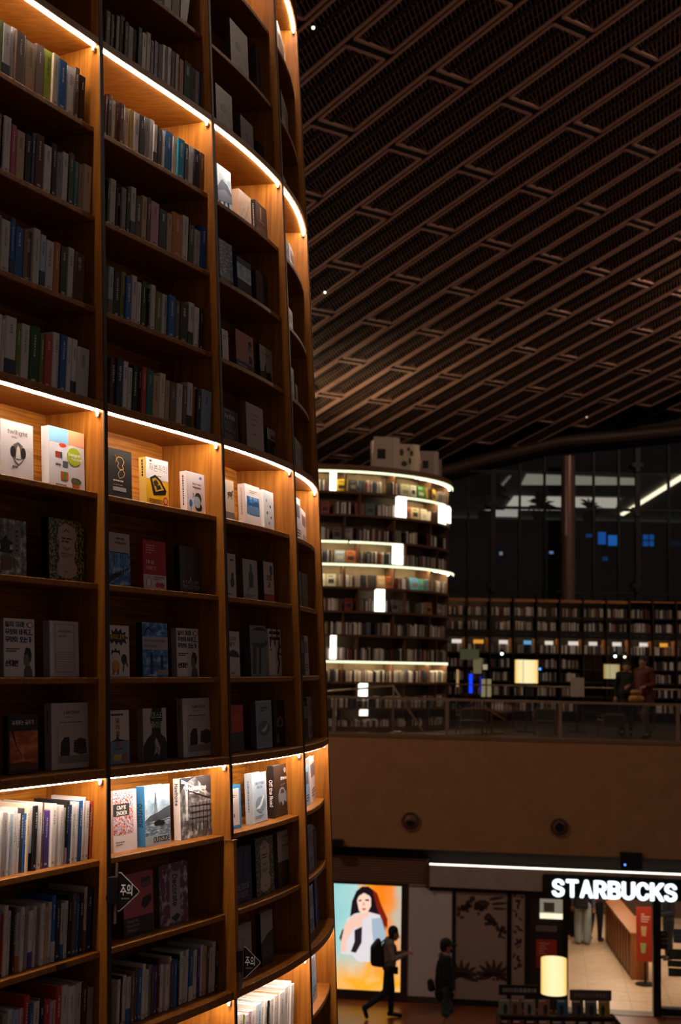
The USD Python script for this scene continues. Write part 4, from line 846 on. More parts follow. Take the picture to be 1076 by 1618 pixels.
rg = np.random.default_rng(3); mot = []
for cx, cy in ((.12, .18), (.75, .2)):                         # two fans of leaves, low
    for a in np.linspace(-.3, math.pi + .3, 9): mot.append((cx + .19 * math.cos(a), cy + .075 * math.sin(a) - .02, .17, .045, a))
for k in range(80):                                            # pebbly sprigs across the upper part
    x = rg.uniform(.05, .97); y = .74 + .13 * math.sin(x * 5) + rg.normal() * .035
    mot.append((x, y, rg.uniform(.02, .06), rg.uniform(.015, .04), rg.uniform(0, 3)))
mot += [(.52, .86, .15, .10, .3), (.8, .93, .16, .03, .2), (.85, .88, .16, .03, .1), (.86, .83, .14, .025, 0)]
for k in range(14): mot.append((.1 + k * .065, .14 + .06 * rg.random(), .03, .025, rg.uniform(0, 3)))
hoarding((719.5, 1407, 801, 1570), 'wide brown hoarding printed with dark leaf pattern beside white wall', mot)
hoarding((808, 1407, 829, 1572), 'narrow strip of leaf patterned hoarding between black posts', [(rg.uniform(.2, .8), .25 + .7 * rg.random(), rg.uniform(.03, .07), rg.uniform(.015, .03), rg.uniform(0, 3)) for _ in range(26)])
# menu kiosk left of the doorway
px = (841, 1410, 890, 1575); u0, u1, z0, z1 = frect(*px, S)
o = thing('menu_panel', 'dark panel with cream lit menu and red poster left of the doorway', 'menu board', fw(np.array([(u0 + u1) / 2, S, 0])), FRZ)
b = MB(); fbox(b, u0 - .16, u1, S + .02, S + .12, 0, z1); obj('board', b, paint('2a2120', .6), o)
b = MB(); fpx(b, (853, 1421, 889, 1443), S - .01, S + .03); obj('menu', b, glow('a89c86', .55), o)
b = MB(); fpx(b, (853, 1443, 889, 1452), S - .012, S + .03); obj('menu_light', b, glow('fff2d0', 1.1), o)
b = MB(); fpx(b, (859, 1426, 876, 1441), S - .012, S); 
for x in (863, 868, 872): fpx(b, (x, 1428, x + 1.2, 1440), S - .014, S)
obj('menu_print', b, paint('8a8070', .6), o)
b = MB(); fpx(b, (846.5, 1463, 880, 1472), S, S + .03); obj('label_plate', b, paint('7a6a66', .6), o)
b = MB(); fpx(b, (847, 1485, 880, 1513), S, S + .03); obj('red_poster', b, paint('b83a24', .5), o)
b = MB(); fpx(b, (847, 1515, 880, 1530), S, S + .03); obj('red_poster', b, paint('a03424', .5), o)
b = MB()
for k in range(5): fpx(b, (852, 1490 + 4 * k, 852 + [16, 10, 13, 8, 11][k], 1491.6 + 4 * k), S - .004, S + .01)
obj('poster_print', b, paint('d9a08c', .6), o)
# doorway frame
DJ = paint('100d0e', .4)
o = obj('door_1', fbox(MB(), *frect(889.5, 1405, 897.5, 1600, S)[:2], S - .05, S + .3, 0, zs1[2]), DJ, kind='structure', label='black framed open doorway into the lit cafe')
ul, ur = fuz(897.5, 1500, S)[0], fuz(1032, 1500, S)[0]
b = MB(); fbox(b, ur, fuz(1044, 1500, S)[0], S - .05, S + .3, 0, zs1[2]); obj('jamb', b, DJ, o)
b = MB(); fbox(b, ul, ur, S, S + .3, zs1[2] - .12, zs1[2]); obj('door_head', b, DJ, o)
b = MB(); fbox(b, ul, ur, S - .1, S + .3, 0, .012); obj('sill', b, paint('6a5446', .4), o)
# glazed bay right of the doorway
GLASS = usdkit.material(stage, '/World/Looks/clear_glass', {'t': ('transparent_bsdf', {'color': (.9, .9, .9)}), 'g': ('glossy_bsdf', {'color': (.9, .9, .9), 'roughness': .03}), 'f': ('fresnel', {'IOR': 1.45}), 'm': ('mix_closure', {})},
                        [('f.fac', 'm.fac'), ('t.BSDF', 'm.closure1'), ('g.BSDF', 'm.closure2')], surface='m.closure')
uw = fuz(1044, 1500, S)[0]
b = MB(); fbox(b, uw, 14, S + .05, S + .25, 0, .14); o = obj('window_2', b, DJ, kind='structure', label='cafe shop window right of the doorway')
b = MB(); fbox(b, uw, 14, S + .1, S + .115, .14, zs1[2]); obj('pane', b, GLASS, o)
for u in (uw + 1.2, uw + 2.6, uw + 4.2):
    b = MB(); fbox(b, u, u + .06, S + .05, S + .2, .14, zs1[2]); obj('mullion', b, DJ, o)
for k, (px, c, lab) in enumerate((((1056, 1500, 1079, 1516), '33402f', 'upper dark green notice on the cafe window'), ((1055, 1518, 1079, 1528), '2e3a2c', 'middle dark green notice on the cafe window'), ((1056, 1530, 1079, 1543), '333c30', 'lower dark green notice on the cafe window'), ((1064, 1468, 1079, 1490), '4a5a78', 'blue-grey notice high on the cafe window'), ((1043, 1471, 1054, 1500), '3a2b28', 'dark price list by the window post'))):
    o = fthing('window_notice', lab, 'notice', px, S + .08)
    b = MB(); fpx(b, px, S + .08, S + .095); obj('sheet', b, paint(c, .6), o)
    b = MB()
    for i in range(3): fpx(b, (px[0] + 2, px[1] + (i + .6) * (px[3] - px[1]) / 4, px[0] + 8 + (i * 5) % 7, px[1] + (i + .8) * (px[3] - px[1]) / 4), S + .077, S + .085)
    obj('print', b, paint('7d8074', .6), o)
# illuminated shop sign
px = (857, 1386, 1090, 1420); u0, u1, z0, z1 = frect(*px, S - .2); u1 = max(u1, fuz(1092, 1400, S - .2)[0])
o = thing('shop_sign', 'black sign board with glowing white capital letters over the doorway', 'sign', fw(np.array([(u0 + u1) / 2, S - .2, z0])), FRZ)
r = .06
from shapely.geometry import box as sbox
g_ = sbox(u0 + r, z0 + r, u1 - r, z1 - r).buffer(r, 4)
obj('board', fpoly(list(g_.exterior.coords), S - .2, S - .08), paint('07080d', .35), o)
v, f = latin('STARBUCKS', 1.0, True)
ua, za = fuz(872, 1416, S - .22); ub, zb = fuz(1072, 1421, S - .22)
zl, zh = fuz(970, 1420.5, S - .22)[1], fuz(970, 1393, S - .22)[1]
import shapely
for i, c in enumerate('STARBUCKS'):                            # heavy letters, one body each
    v, f = latin(c, 1.0, True); w_ = (ub - ua) / 9; kx = {'T': .95, 'K': 1.06, 'S': .95}.get(c, 1.0)
    x_ = (v[:, 0] - v[:, 0].min()) / np.ptp(v[:, 0]) * w_ * .86 * kx + ua + w_ * (i + .05); y_ = zl + (v[:, 1] - v[:, 1].min()) / np.ptp(v[:, 1]) * (zh - zl)
    q = MB()
    for dx, dz in ((0, 0), (.016, 0), (-.016, 0), (0, .008), (0, -.008)):
        q.add(fw(np.c_[x_ + dx, S - .20 - v[:, 2] * 3.0, y_ + dz]), f[:, [0, 2, 1]])
    obj('letter', q, glow((.80, .95, 1.0), 1.8), o)

# ------------------------------------------------------------------ cafe interior
CIN = S + .3
uL, uR = fuz(845, 1500, S)[0], 10.5
o = obj('floor_shop', fbox(MB(), uL, uR, CIN - .3, 11, -.15, .004), grained('terrazzo', 'c9a98a', 'd9bc9c', (4, 4, 4), .35), kind='structure', label='pale tiled cafe floor beyond the doorway')
gj = MB()
for k in range(1, 14): fbox(gj, uL, uR, CIN + k * .8, CIN + k * .8 + .008, .0035, .0052)
for k in range(12): fbox(gj, uL + .3 + k * .8, uL + .308 + k * .8, CIN, 11, .0035, .0052)
obj('joint', gj, paint('9a7c62', .6), o, kind='stuff')
obj('wall_cafe', fbox(MB(), uL, uR, 11, 11.2, 0, 3.4), paint('5a4436', .7), kind='structure')
o = obj('wall_cafe_side', fbox(MB(), uL - .2, uL, CIN, 11.2, 0, 3.4), paint('6a5242', .7), kind='structure')
obj('wall_panel', fbox(MB(), uR, uR + .2, CIN, 11.2, 0, 3.4), paint('6a4a36', .7), o)
obj('ceiling_cafe', fbox(MB(), uL, uR, CIN, 11.2, 3.2, 3.4), paint('3a302a', .8), kind='structure')
for i, (a, d) in enumerate(((1.2, 2.0), (1.2, 5.0), (4.0, 3.0), (4.0, 6.5), (1.2, 8.2))):
    um = ul + a
    o = thing('ceiling_light', f"round warm cafe ceiling lamp, {ORD[i]} in from the door", 'ceiling light', fw(np.array([um, d, 3.14])), FRZ)
    obj('housing', lathe([(0, .06), (.3, .06), (.3, 0), (.27, 0), (.27, .03), (0, .03)], 20), paint('2a2422', .5), o, True)
    obj('diffuser', lathe([(0, .028), (.26, .028), (.26, .004), (0, .0)], 20), glow((1, .78, .56), 85), o, True)


def floor_f(px, py, z=0.0):
    p = at_z(px, py, z) - [0, D0, 0]
    return np.array([p @ TX, p @ NB, z])


n_, f_ = floor_f(998, 1549), floor_f(955, 1485)
o = thing('cafe_counter', 'long wooden cafe counter with upright slats and a lit wooden top', 'counter', fw(n_), FRZ)
dv = (f_ - n_); Lc = np.linalg.norm(dv[:2]); dv /= Lc; pv = np.array([-dv[1], dv[0], 0]); pv = pv if pv[0] > 0 else -pv
CW = grained('cafe_wood', '8a5226', 'aa6a34', (30, 30, 2), .45)


def cbox(b, a0, a1, p0, p1, z0, z1):
    v = [n_ + dv * a + pv * p + np.array([0, 0, z]) for a in (a0, a1) for p in (p0, p1) for z in (z0, z1)]
    b.hexa(fw(np.array(v))); return b


CHH = 1.0
obj('body', cbox(MB(), .03, Lc, .016, .36, 0, CHH - .05), paint('2e180c', .6), o)
obj('worktop', cbox(MB(), -.02, Lc + .02, -.03, .38, CHH - .05, CHH), CW, o)
for k in range(10):
    a = Lc * (k + .1) / 10; obj('slat', cbox(MB(), a, a + Lc / 10 * .52, 0, .017, .06, CHH - .06), CW, o)
obj('end_panel', cbox(MB(), 0, .03, 0, .36, 0, CHH - .05), CW, o)
# red standing banner by the doorway
bz = floor_f(1020, 1556); o = thing('banner_stand', 'red standing banner with drink pictures by the doorway', 'banner', fw(bz), FRZ)
kk = lambda px, py: (np.array(fuz(px, py, bz[1])) - [bz[0], 0])
B0, B1 = kk(1005.5, 1519), kk(1031, 1434)
obj('base', lathe([(0, 0), (.22, 0), (.22, .02), (.03, .035), (.02, .3), (0, .3)], 20), DARKMET, o, True)
obj('pole', MB().bar((0, .03, 0), (0, .03, B1[1]), .03), DARKMET, o, True)
obj('panel', MB().box((B0[0], -.01, B0[1]), (B1[0], .012, B1[1])), paint('a8321c', .5), o, True)
W_ = B1[0] - B0[0]; H_ = B1[1] - B0[1]
for cx, cz, c in ((.45, .55, 'c9a06a'), (.42, .24, '9ab06a')):
    obj('drink_picture', poly([(B0[0] + W_ * (cx - .12), B0[1] + H_ * (cz - .08)), (B0[0] + W_ * (cx + .12), B0[1] + H_ * (cz - .08)), (B0[0] + W_ * (cx + .18), B0[1] + H_ * (cz + .1)), (B0[0] + W_ * (cx - .18), B0[1] + H_ * (cz + .1))], -.014, -.009), paint(c, .5), o, True)
b = MB()
for k in range(4): b.box((B0[0] + W_ * .3, -.014, B0[1] + H_ * (.86 - .045 * k)), (B0[0] + W_ * [.5, .85, .8, .7][k], -.009, B0[1] + H_ * (.88 - .045 * k)))
obj('print', b, paint('e0b8a0', .5), o, True)

# ------------------------------------------------------------------ people
SKIN = paint('a5755c', .6)


def ball(r): return m3.Manifold.sphere(r, 14)


def bone(a, b, ra, rb):
    return m3.Manifold.batch_hull([ball(ra).translate(tuple(map(float, a))), ball(rb).translate(tuple(map(float, b)))])


def union(ms, refine=.025, it=6):
    m = m3.Manifold.batch_boolean(ms, m3.OpType.Add).refine_to_length(refine)
    q = m.to_mesh(); t = trimesh.Trimesh(q.vert_properties[:, :3], q.tri_verts, process=True)
    return trimesh.smoothing.filter_taubin(t, iterations=it)


def person(label, loc, rz, J, top, legs, hair, shoes='141214', k=1.0, cap=None, long_hair=False, wide=0.0, skirt=False, shorts=False, coat=0.0, group=None, dims=None):
    """J: joints in metres in the figure's own frame (x to its right, y forward, z up)."""
    o = thing('person', label, 'person', loc, rz)
    V = {n: np.array(p, float) * k for n, p in J.items()}
    hd, nk, ch, pv = V['head'], V['neck'], V['chest'], V['pelvis']
    fw_ = V.get('face', hd + [0, .1, 0]) - hd; fw_ /= np.linalg.norm(fw_); up = np.array([0, 0, 1.]); rt = np.cross(fw_, up)
    R = .098 * k; ms = []
    ms.append(m3.Manifold.batch_hull([ball(.082 * k).translate(tuple(hd + up * .03 * k - fw_ * .012 * k)), ball(.06 * k).translate(tuple(hd - up * .065 * k + fw_ * .022 * k)), ball(.07 * k).translate(tuple(hd + fw_ * .025 * k))]))
    ms.append(bone(hd + fw_ * .085 * k + up * .012 * k, hd + fw_ * .108 * k - up * .02 * k, .009 * k, .014 * k))     # nose
    for s in (-1, 1): ms.append(bone(hd + rt * s * .083 * k + up * .015 * k, hd + rt * s * .086 * k - up * .02 * k, .014 * k, .009 * k))
    ms += [bone(nk - up * .06 * k, hd - up * .03 * k, .052 * k, .05 * k)]
    torso = [bone(pv, ch, .125 * k, .135 * k), m3.Manifold.batch_hull([ball(.062 * k).translate(tuple(V['shl'])), ball(.062 * k).translate(tuple(V['shr'])), ball(.1 * k).translate(tuple(ch)), ball(.05 * k).translate(tuple(nk))])]
    ms += torso; top_m = [m.scale((1, 1, 1)) for m in torso]; topb, legb = [], []
    for s in 'lr':
        a, e, w = V['sh' + s], V['el' + s], V['wr' + s]
        ms += [bone(a, e, .05 * k, .04 * k), bone(e, w, .04 * k, .027 * k)]
        topb += [bone(a, e, .062 * k, .052 * k), bone(e, e + (w - e) * .9, .052 * k, .038 * k)]
        d = (w - e) / np.linalg.norm(w - e); n = np.cross(d, [0, .3, 1.]); n /= np.linalg.norm(n); c = np.cross(n, d)
        pl = w + d * .07 * k; ms.append(m3.Manifold.batch_hull([ball(.014 * k).translate(tuple(w + n * q * .02 * k + d * t * k)) for q in (-1, 1) for t in (.01, .085)]))
        for i, L in enumerate((.062, .075, .07, .055)):        # four fingers, bent
            b0 = w + d * .082 * k + n * (i - 1.5) * .017 * k; b1 = b0 + (d * .8 - c * .45) * L * .55 * k; b2 = b1 + (d * .35 - c * .9) * L * .45 * k
            ms += [bone(b0, b1, .009 * k, .0085 * k), bone(b1, b2, .0085 * k, .007 * k)]
        th = w + d * .03 * k - n * .026 * k; ms += [bone(th, th - n * .03 * k + d * .03 * k - c * .012 * k, .011 * k, .008 * k)]
        h, kn, an, to = V['hip' + s], V['kn' + s], V['an' + s], V['to' + s]
        ms += [bone(h, kn, .08 * k, .055 * k), bone(kn, an, .055 * k, .036 * k), bone(an, to, .038 * k, .03 * k), bone(pv, h, .1 * k, .085 * k)]
        legb += [bone(pv, h, .118 * k, .1 * k), bone(h, kn, .098 * k, (.07 + wide) * k), bone(kn, kn + (an - kn) * (.05 if shorts else .93), (.07 + wide) * k, ((.08 if shorts else .05) + wide * 1.25) * k)]
        f_ = (to - an); f_ = f_ / np.linalg.norm(f_)
        sh = union([bone(an - f_ * .03 * k - up * .02 * k, to, .046 * k, .036 * k), bone(an, an + up * .03 * k, .044 * k, .045 * k)], .02, 4)
        obj('shoe', sh, paint(shoes, .5), o, True, 40)
        topb.append(bone(nk - up * .03 * k, a, .07 * k, .065 * k))
    obj('body', union(ms, .02, 5), SKIN, o, True, 60)
    tm = [bone(pv + up * .02 * k, ch, (.135 + coat * .3) * k, .15 * k), m3.Manifold.batch_hull([ball(.074 * k).translate(tuple(V['shl'])), ball(.074 * k).translate(tuple(V['shr'])), ball(.125 * k).translate(tuple(ch))])] + topb
    if coat: tm.append(bone(pv - up * coat * k, pv, (.15 + coat * .2) * k, .14 * k))
    obj('jacket' if coat else 'shirt', union(tm, .03, 8), paint(top, .8), o, True, 60)
    obj('skirt' if skirt else 'trousers', union(legb, .03, 6), paint(legs, .8), o, True, 60)
    hm = m3.Manifold.batch_hull([ball(.096 * k).translate(tuple(hd + up * .042 * k - fw_ * .02 * k)), ball(.07 * k).translate(tuple(hd - up * .02 * k - fw_ * .045 * k))])
    cut = m3.Manifold.cube((.3, .3, .3), True).translate((0, .15 + .055 * k, -.15 + .045 * k))
    ang = math.degrees(math.atan2(-fw_[0], fw_[1])); hm = hm - cut.rotate((0, 0, ang)).translate(tuple(hd))
    hs = [hm]
    if long_hair:
        for s in (-1, 0, 1): hs.append(bone(hd - fw_ * .05 * k + rt * s * .055 * k + up * .02 * k, hd - fw_ * .075 * k + rt * s * .06 * k - up * .2 * k, .05 * k, .04 * k))
    obj('hair', union(hs, .02, 4), paint(hair, .6), o, True, 60)
    if cap:
        cm = m3.Manifold.batch_hull([ball(.104 * k).translate(tuple(hd + up * .055 * k - fw_ * .012 * k))]) - m3.Manifold.cube((.5, .5, .3), True).translate(tuple(hd + up * (-.15 + .055) * k))
        br = m3.Manifold.batch_hull([ball(.012 * k).translate(tuple(hd + up * .055 * k + fw_ * q * k + rt * s * k)) for q, s in ((.07, .07), (.07, -.07), (.17, .04), (.17, -.04))])
        obj('cap', union([cm, br], .02, 3), paint(cap, .7), o, True, 60)
    e = MB()
    for s in (-1, 1): e.mesh(trimesh.creation.icosphere(1, .011 * k).apply_translation(hd + fw_ * .083 * k + rt * s * .033 * k + up * .018 * k))
    obj('eyes', e, paint('1a1412', .3), o, True)
    e = MB(); e.bar(hd + fw_ * .088 * k - rt * .022 * k - up * .05 * k, hd + fw_ * .088 * k + rt * .022 * k - up * .05 * k, .008 * k); obj('mouth', e, paint('7a4238', .5), o, True)
    return o, V


def stand(**kw):
    J = dict(head=(0, .02, 1.54), face=(0, .3, 1.5), neck=(0, 0, 1.42), chest=(0, 0, 1.24), pelvis=(0, 0, .93), shl=(-.17, 0, 1.36), shr=(.17, 0, 1.36), ell=(-.23, -.02, 1.09), elr=(.23, -.02, 1.09), wrl=(-.24, .06, .86), wrr=(.24, .06, .86),
             hipl=(-.09, 0, .88), hipr=(.09, 0, .88), knl=(-.1, .02, .49), knr=(.1, .02, .49), anl=(-.1, 0, .075), anr=(.1, 0, .075), tol=(-.11, .16, .035), tor=(.11, .16, .035))
    J.update(kw); return J


def backpack(o, V, c, k=1.0, drop=.0):
    ch = V['chest']; m = m3.Manifold.batch_hull([ball(.05 * k).translate((x, -.2 + y, ch[2] + z - drop)) for x in (-.11, .11) for y, z in ((.0, .14), (.04, -.26), (-.1, .02), (-.1, -.24))])
    obj('backpack', union([m], .03, 3), paint(c, .75), o, True, 50)
    b = MB()
    for s in (-1, 1):
        pts = [(s * .1 * k, -.14, ch[2] + .1 - drop), (s * .11 * k, -.02, ch[2] + .21), (s * .11 * k, .1, ch[2] + .1), (s * .12 * k, .12, ch[2] - .1), (s * .13, -.08, ch[2] - .24 - drop)]
        b.tube(pts, .016, 6)
    obj('strap', b, paint(c, .75), o, True)


# the walker with phone and backpack (strides to the right, front leg straight)
p1 = at_z(613, 1609)
J = stand(head=(0, .09, 1.52), face=(0, .3, 1.42), neck=(0, .03, 1.41), chest=(0, .0, 1.23), ell=(-.22, .06, 1.1), wrl=(-.1, .3, 1.16), elr=(.22, .06, 1.1), wrr=(.1, .32, 1.17), hipl=(-.09, 0, .88), knl=(-.1, .06, .48), anl=(-.09, .06, .075), tol=(-.09, .24, .035),
          hipr=(.09, 0, .88), knr=(.1, -.05, .5), anr=(.1, -.44, .2), tor=(.1, -.4, .05))
o, V = person('person with dark hair walking and holding a phone, light shirt, jeans and backpack', p1, -math.pi / 2 + .05, J, '8d7d72', '20242c', '120e0e', '17161a', 1.03, long_hair=True)
backpack(o, V, '1c1918')
q = V['wrr'] + [-.1, .08, .03]; obj('phone', MB().box(q - [.035, .004, .07], q + [.035, .006, .07]), paint('16161a', .2), o, True)
obj('waist_bag', MB().box((.13, -.02, .86), (.22, .16, .98)), paint('141214', .7), o, True)
# the person with the cap, dark jacket
p2 = at_z(702, 1645)
J = stand(knl=(-.1, .1, .5), anl=(-.1, .16, .075), tol=(-.1, .33, .035), knr=(.1, .0, .5), anr=(.1, -.16, .09), tor=(.1, .0, .035), ell=(-.25, -.06, 1.1), wrl=(-.24, .04, .88), elr=(.25, -.06, 1.1), wrr=(.24, .08, .88))
o, V = person('person in a dark cap and black jacket walking past the white wall', p2, -math.pi / 2 + .15, J, '0e0d10', '343c48', '100d0d', '141214', 1.06, cap='15141a', coat=.14, shorts=True)
hd = V['head']; obj('mask', union([bone(hd + [-.03, .075, -.06], hd + [.03, .075, -.06], .036, .036)], .02, 3), paint('131216', .8), o, True)
obj('collar', MB().bar(V['neck'] + [.0, .13, -.22], V['neck'] + [0, .075, -.02], .05, .02), paint('a9a2a4', .8), o, True)
obj('shoulder_bag', union([bone((-.02, -.24, .92), (-.02, -.26, 1.02), .07, .06)], .03, 2), paint('111012', .7), o, True)
# customers in the cafe
q = floor_f(921, 1493); o, V = person('customer with a dark backpack and wide pale grey trousers, back turned', fw(q), FRZ - .15, stand(), '5a6478', '8c9490', '1a1614', '6a6460', 1.05, wide=.035); backpack(o, V, '17141a', drop=.12)
q = floor_f(941, 1487); person('customer in red top and black trousers by the cafe counter', fw(q), FRZ - .4, stand(knl=(-.12, .06, .49), anl=(-.16, .0, .075), tol=(-.17, .16, .035)), '7a2028', '0f0e12', '15110f', '100e10', 1.05)
q = floor_f(902, 1480); person('customer in black at the left edge of the doorway', fw(q), FRZ - 1.2, stand(wrl=(-.16, .26, 1.0), wrr=(.16, .28, 1.0)), '0f0e12', '0e0d10', '15110f', '100e10', 1.04)
q = n_ + dv * Lc * .52 + pv * 1.2; person('person in dark clothes behind the cafe counter', fw(q), FRZ + 1.9, stand(wrl=(-.14, .3, 1.04), wrr=(.14, .3, 1.04)), '191b26', '14141a', '110e0e', '100e10', 1.0)

# ------------------------------------------------------------------ lower hall: floor lamp and magazine rack
YL = 22.0
LAMPM = lambda st: usdkit.material(stage, f'/World/Looks/lamp_shade_{int(st * 100)}', {'lw': ('layer_weight', {'blend': .35}), 'r': ('rgb_ramp', {'ramp': [(0, lin('fdecb4')), (.3, lin('f8da8e')), (.65, lin('e6b254')), (1, lin('c47c28'))]}), 'e': ('emission', {'strength': st})}, [('lw.facing', 'r.fac'), ('r.color', 'e.color')], surface='e.emission')
c = at_y(875, 1542, YL); sc = YL / FPX
o = thing('floor_lamp', 'lit cylindrical drum floor lamp standing behind the magazine rack', 'lamp', (c[0], YL, 0))
h2 = 25.5 * sc * 1.02; R = 19.8 * sc
v, f = lathe([(R, -h2), (R, h2), (R - .006, h2), (R - .006, -h2), (R, -h2)], 32, (0, 0, c[2])); obj('shade', (v, f), LAMPM(1.15), o, True, 40)
obj('bulb', trimesh.creation.icosphere(2, .05).apply_translation((0, 0, c[2])), glow((1, .82, .5), 5), o, True, True)
obj('pole', MB().tube([(0, 0, 0), (0, 0, c[2] - .06)], .014, 10), DARKMET, o, True)
obj('spider', MB().bar((-R + .004, 0, c[2] - h2 + .03), (R - .004, 0, c[2] - h2 + .03), .008).bar((0, -R + .004, c[2] - h2 + .03), (0, R - .004, c[2] - h2 + .03), .008), DARKMET, o, True)
obj('base', lathe([(0, 0), (.17, 0), (.17, .015), (.02, .03), (0, .03)], 24), DARKMET, o, True)
YR = 21.6
ra, rb = at_y(786, 1607, YR), at_y(970, 1607, YR)
o = thing('magazine_rack', 'dark stepped magazine rack below the drum lamp', 'rack', ((ra[0] + rb[0]) / 2, YR, 0))
DW = paint('2a1c14', .6); cx = (ra[0] + rb[0]) / 2; hw = (rb[0] - ra[0]) / 2
tz = at_y(878, 1606, YR)[2]; rowz = [tz, tz - .26, tz - .52]
for s in (-1, 1): obj('side_panel', MB().box((s * hw - .012, -.42, 0), (s * hw + .012, .12, tz + .03)), DW, o, True)
obj('back_panel', MB().box((-hw, .1, 0), (hw, .12, tz + .02)), DW, o, True)
for i, z in enumerate(rowz):
    y = .02 - .17 * i; obj('shelf', MB().box((-hw, y - .08, z - .02), (hw, .1, z)), DW, o, True); obj('ledge', MB().box((-hw, y - .085, z), (hw, y - .075, z + .025)), paint('6a4426', .5), o, True)
for px, c_, lab, tc in (((788, 1557, 850, 1572), '1b1717', 'dark shelf sign standing on left of the magazine rack', 'a39c98'), ((900, 1565, 966, 1580), '5a4a48', 'grey-brown shelf sign standing on right of the magazine rack', '8a7c78')):
    A, B = at_y(px[0], px[3], YR + .06), at_y(px[2], px[1], YR + .06)
    s_ = thing('rack_sign', lab, 'sign', ((A[0] + B[0]) / 2, YR + .06, tz), 0)
    w2 = (B[0] - A[0]) / 2
    obj('board', MB().box((-w2, -.01, A[2] - tz), (w2, .01, B[2] - tz)), paint(c_, .5), s_, True)
    obj('stand', MB().box((-w2 * .6, -.006, 0), (-w2 * .5, .006, A[2] - tz)).box((w2 * .5, -.006, 0), (w2 * .6, .006, A[2] - tz)), DARKMET, s_, True)
    b = MB(); x = -w2 * .8
    while x < w2 * .8: l = RNG.uniform(.015, .05); b.box((x, -.013, (A[2] + B[2]) / 2 - tz - .03), (x + l, -.008, (A[2] + B[2]) / 2 - tz + .03)); x += l + .014
    obj('print', b, paint(tc, .5), s_, True)
mags = [('7a8478', 'green-grey'), ('8a6a50', 'tan'), ('9a8c84', 'cream'), ('a06a58', 'salmon'), ('3a6a8a', 'sky and grass'), ('5c5456', 'mauve grey'), ('6a6468', 'grey'), ('a88a2a', 'golden yellow')]
xs_ = [788, 807, 828, 851, 880, 904, 925, 946]
for i, ((c_, nm), x0) in enumerate(zip(mags, xs_)):
    A, B = at_y(x0, 1604, YR - .03), at_y(x0 + 18, 1581, YR - .03)
    s_ = thing('magazine', f'{nm} magazine cover, {ORD[i]} from left on top tier of rack', 'magazine', ((A[0] + B[0]) / 2, YR - .03, tz + .002), 0, -.12, group='magazines on the rack')
    w2, h = (B[0] - A[0]) / 2, .25
    obj('cover', MB().box((-w2, 0, 0), (w2, .008, h)), paint(c_, .35), s_, True)
    b = MB()
    for e in fig(.0, .05, 1.1, 'x')[:1]: b.add(*poly(np.array(e[1]) * [w2 * 2.6, h * 1.6] + [RNG.uniform(-.03, .03), .01], -.002, .001))
    obj('cover_art', b, paint(RNG.choice(['2a2a30', '4a3a30', '1f2a34', '5a3a3a']), .4), s_, True)
    obj('title', MB().box((-w2 * .8, -.0025, h * .86), (w2 * RNG.uniform(.2, .8), .001, h * .95)), paint('c9c0b8', .4), s_, True)
for i in range(9):
    x = -hw + (i + .5) * hw * 2 / 9; c_ = ['7a4a30', '8a3a3a', '5a3a36', 'a0805a', '4a4a52', '8a6a5a', '3a4a3a', '6a5a6a', '9a7a4a'][i]
    s_ = thing('magazine', f'magazine with its top just in view, {ORD[i]} from left on second tier of rack', 'magazine', (cx + x, YR - .2, rowz[1] + .002), 0, -.12, group='magazines on the rack')
    obj('cover', MB().box((-.085, 0, 0), (.085, .008, .24)), paint(c_, .35), s_, True)
    obj('title', MB().box((-.07, -.002, .2), (RNG.uniform(0, .06), .001, .225)), paint('c9c0b8', .4), s_, True)
    obj('cover_art', MB().box((-.05, -.002, .03), (.05, .001, .17)), paint('3a3030', .4), s_, True)

# ------------------------------------------------------------------ far round book tower on the balcony floor
AY = 32.3; AX = at_y(508, 900, AY)[0]; FR = 3.05
TZ = [740.5, 775, 811, 851.5, 888, 926, 964, 1001.5, 1041.5, 1076.5, 1118, 1155]       # shelf lines at the near face, in pixels
FZ = [at_y(520, y, AY - FR)[2] for y in TZ]
BASE = BF
ft = thing('round_book_tower', 'distant round book tower with pale strip lights and glowing panels', 'bookcase', (AX, AY, BASE))


def cyl(a, r, z): return np.stack(np.broadcast_arrays(AX + r * np.sin(a), AY - r * np.cos(a), np.asarray(z, float)), -1)


def ring(a0, a1, prof, n=None):
    aa = np.linspace(a0, a1, n or max(3, int(abs(a1 - a0) / .07) + 1))
    return loops(np.array([[cyl(a, r, z) for r, z in prof] for a in aa]))


def ang(px):                                                   # plan angle of a column of pixels on the near face
    a = np.linspace(-1.5, 1.5, 600); x, _ = proj(cyl(a, FR, FZ[4])); return float(np.interp(px, x, a))


FWD = paint('5c3a24', .55); FBK = grained('tower_back', '66523a', '705a40', (5, 5, 5), .7)
FGLOW = glow((.93, 1.0, .62), FARSTRIP)
AM = 2.2
for i, z in enumerate(FZ):
    e = .09 if i == 4 else .05 if i == 0 else 0.0
    obj('shelf', ring(-AM, AM, [(FR + e, z), (FR + e, z - .05), (FR - .38, z - .05), (FR - .38, z)]), FWD, ft)
obj('back_panel', ring(-AM, AM, [(FR - .38, BASE), (FR - .38, FZ[0]), (FR - .42, FZ[0]), (FR - .42, BASE)]), FBK, ft)
obj('cap_panel', ring(-AM, AM, [(FR + .03, FZ[0]), (FR + .03, FZ[0] + .10), (FR - .5, FZ[0] + .10), (FR - .5, FZ[0])]), paint('6a4428', .55), ft)
obj('top_disc', loops(np.array([[cyl(a, FR - .1, FZ[0] + q) for q in (.10,)] * 1 + [cyl(a, .0, FZ[0] + .10), cyl(a, .0, FZ[0] + .06), cyl(a, FR - .1, FZ[0] + .06)] for a in np.linspace(0, 2 * math.pi, 48)]), False), paint('4a3222', .7), ft)
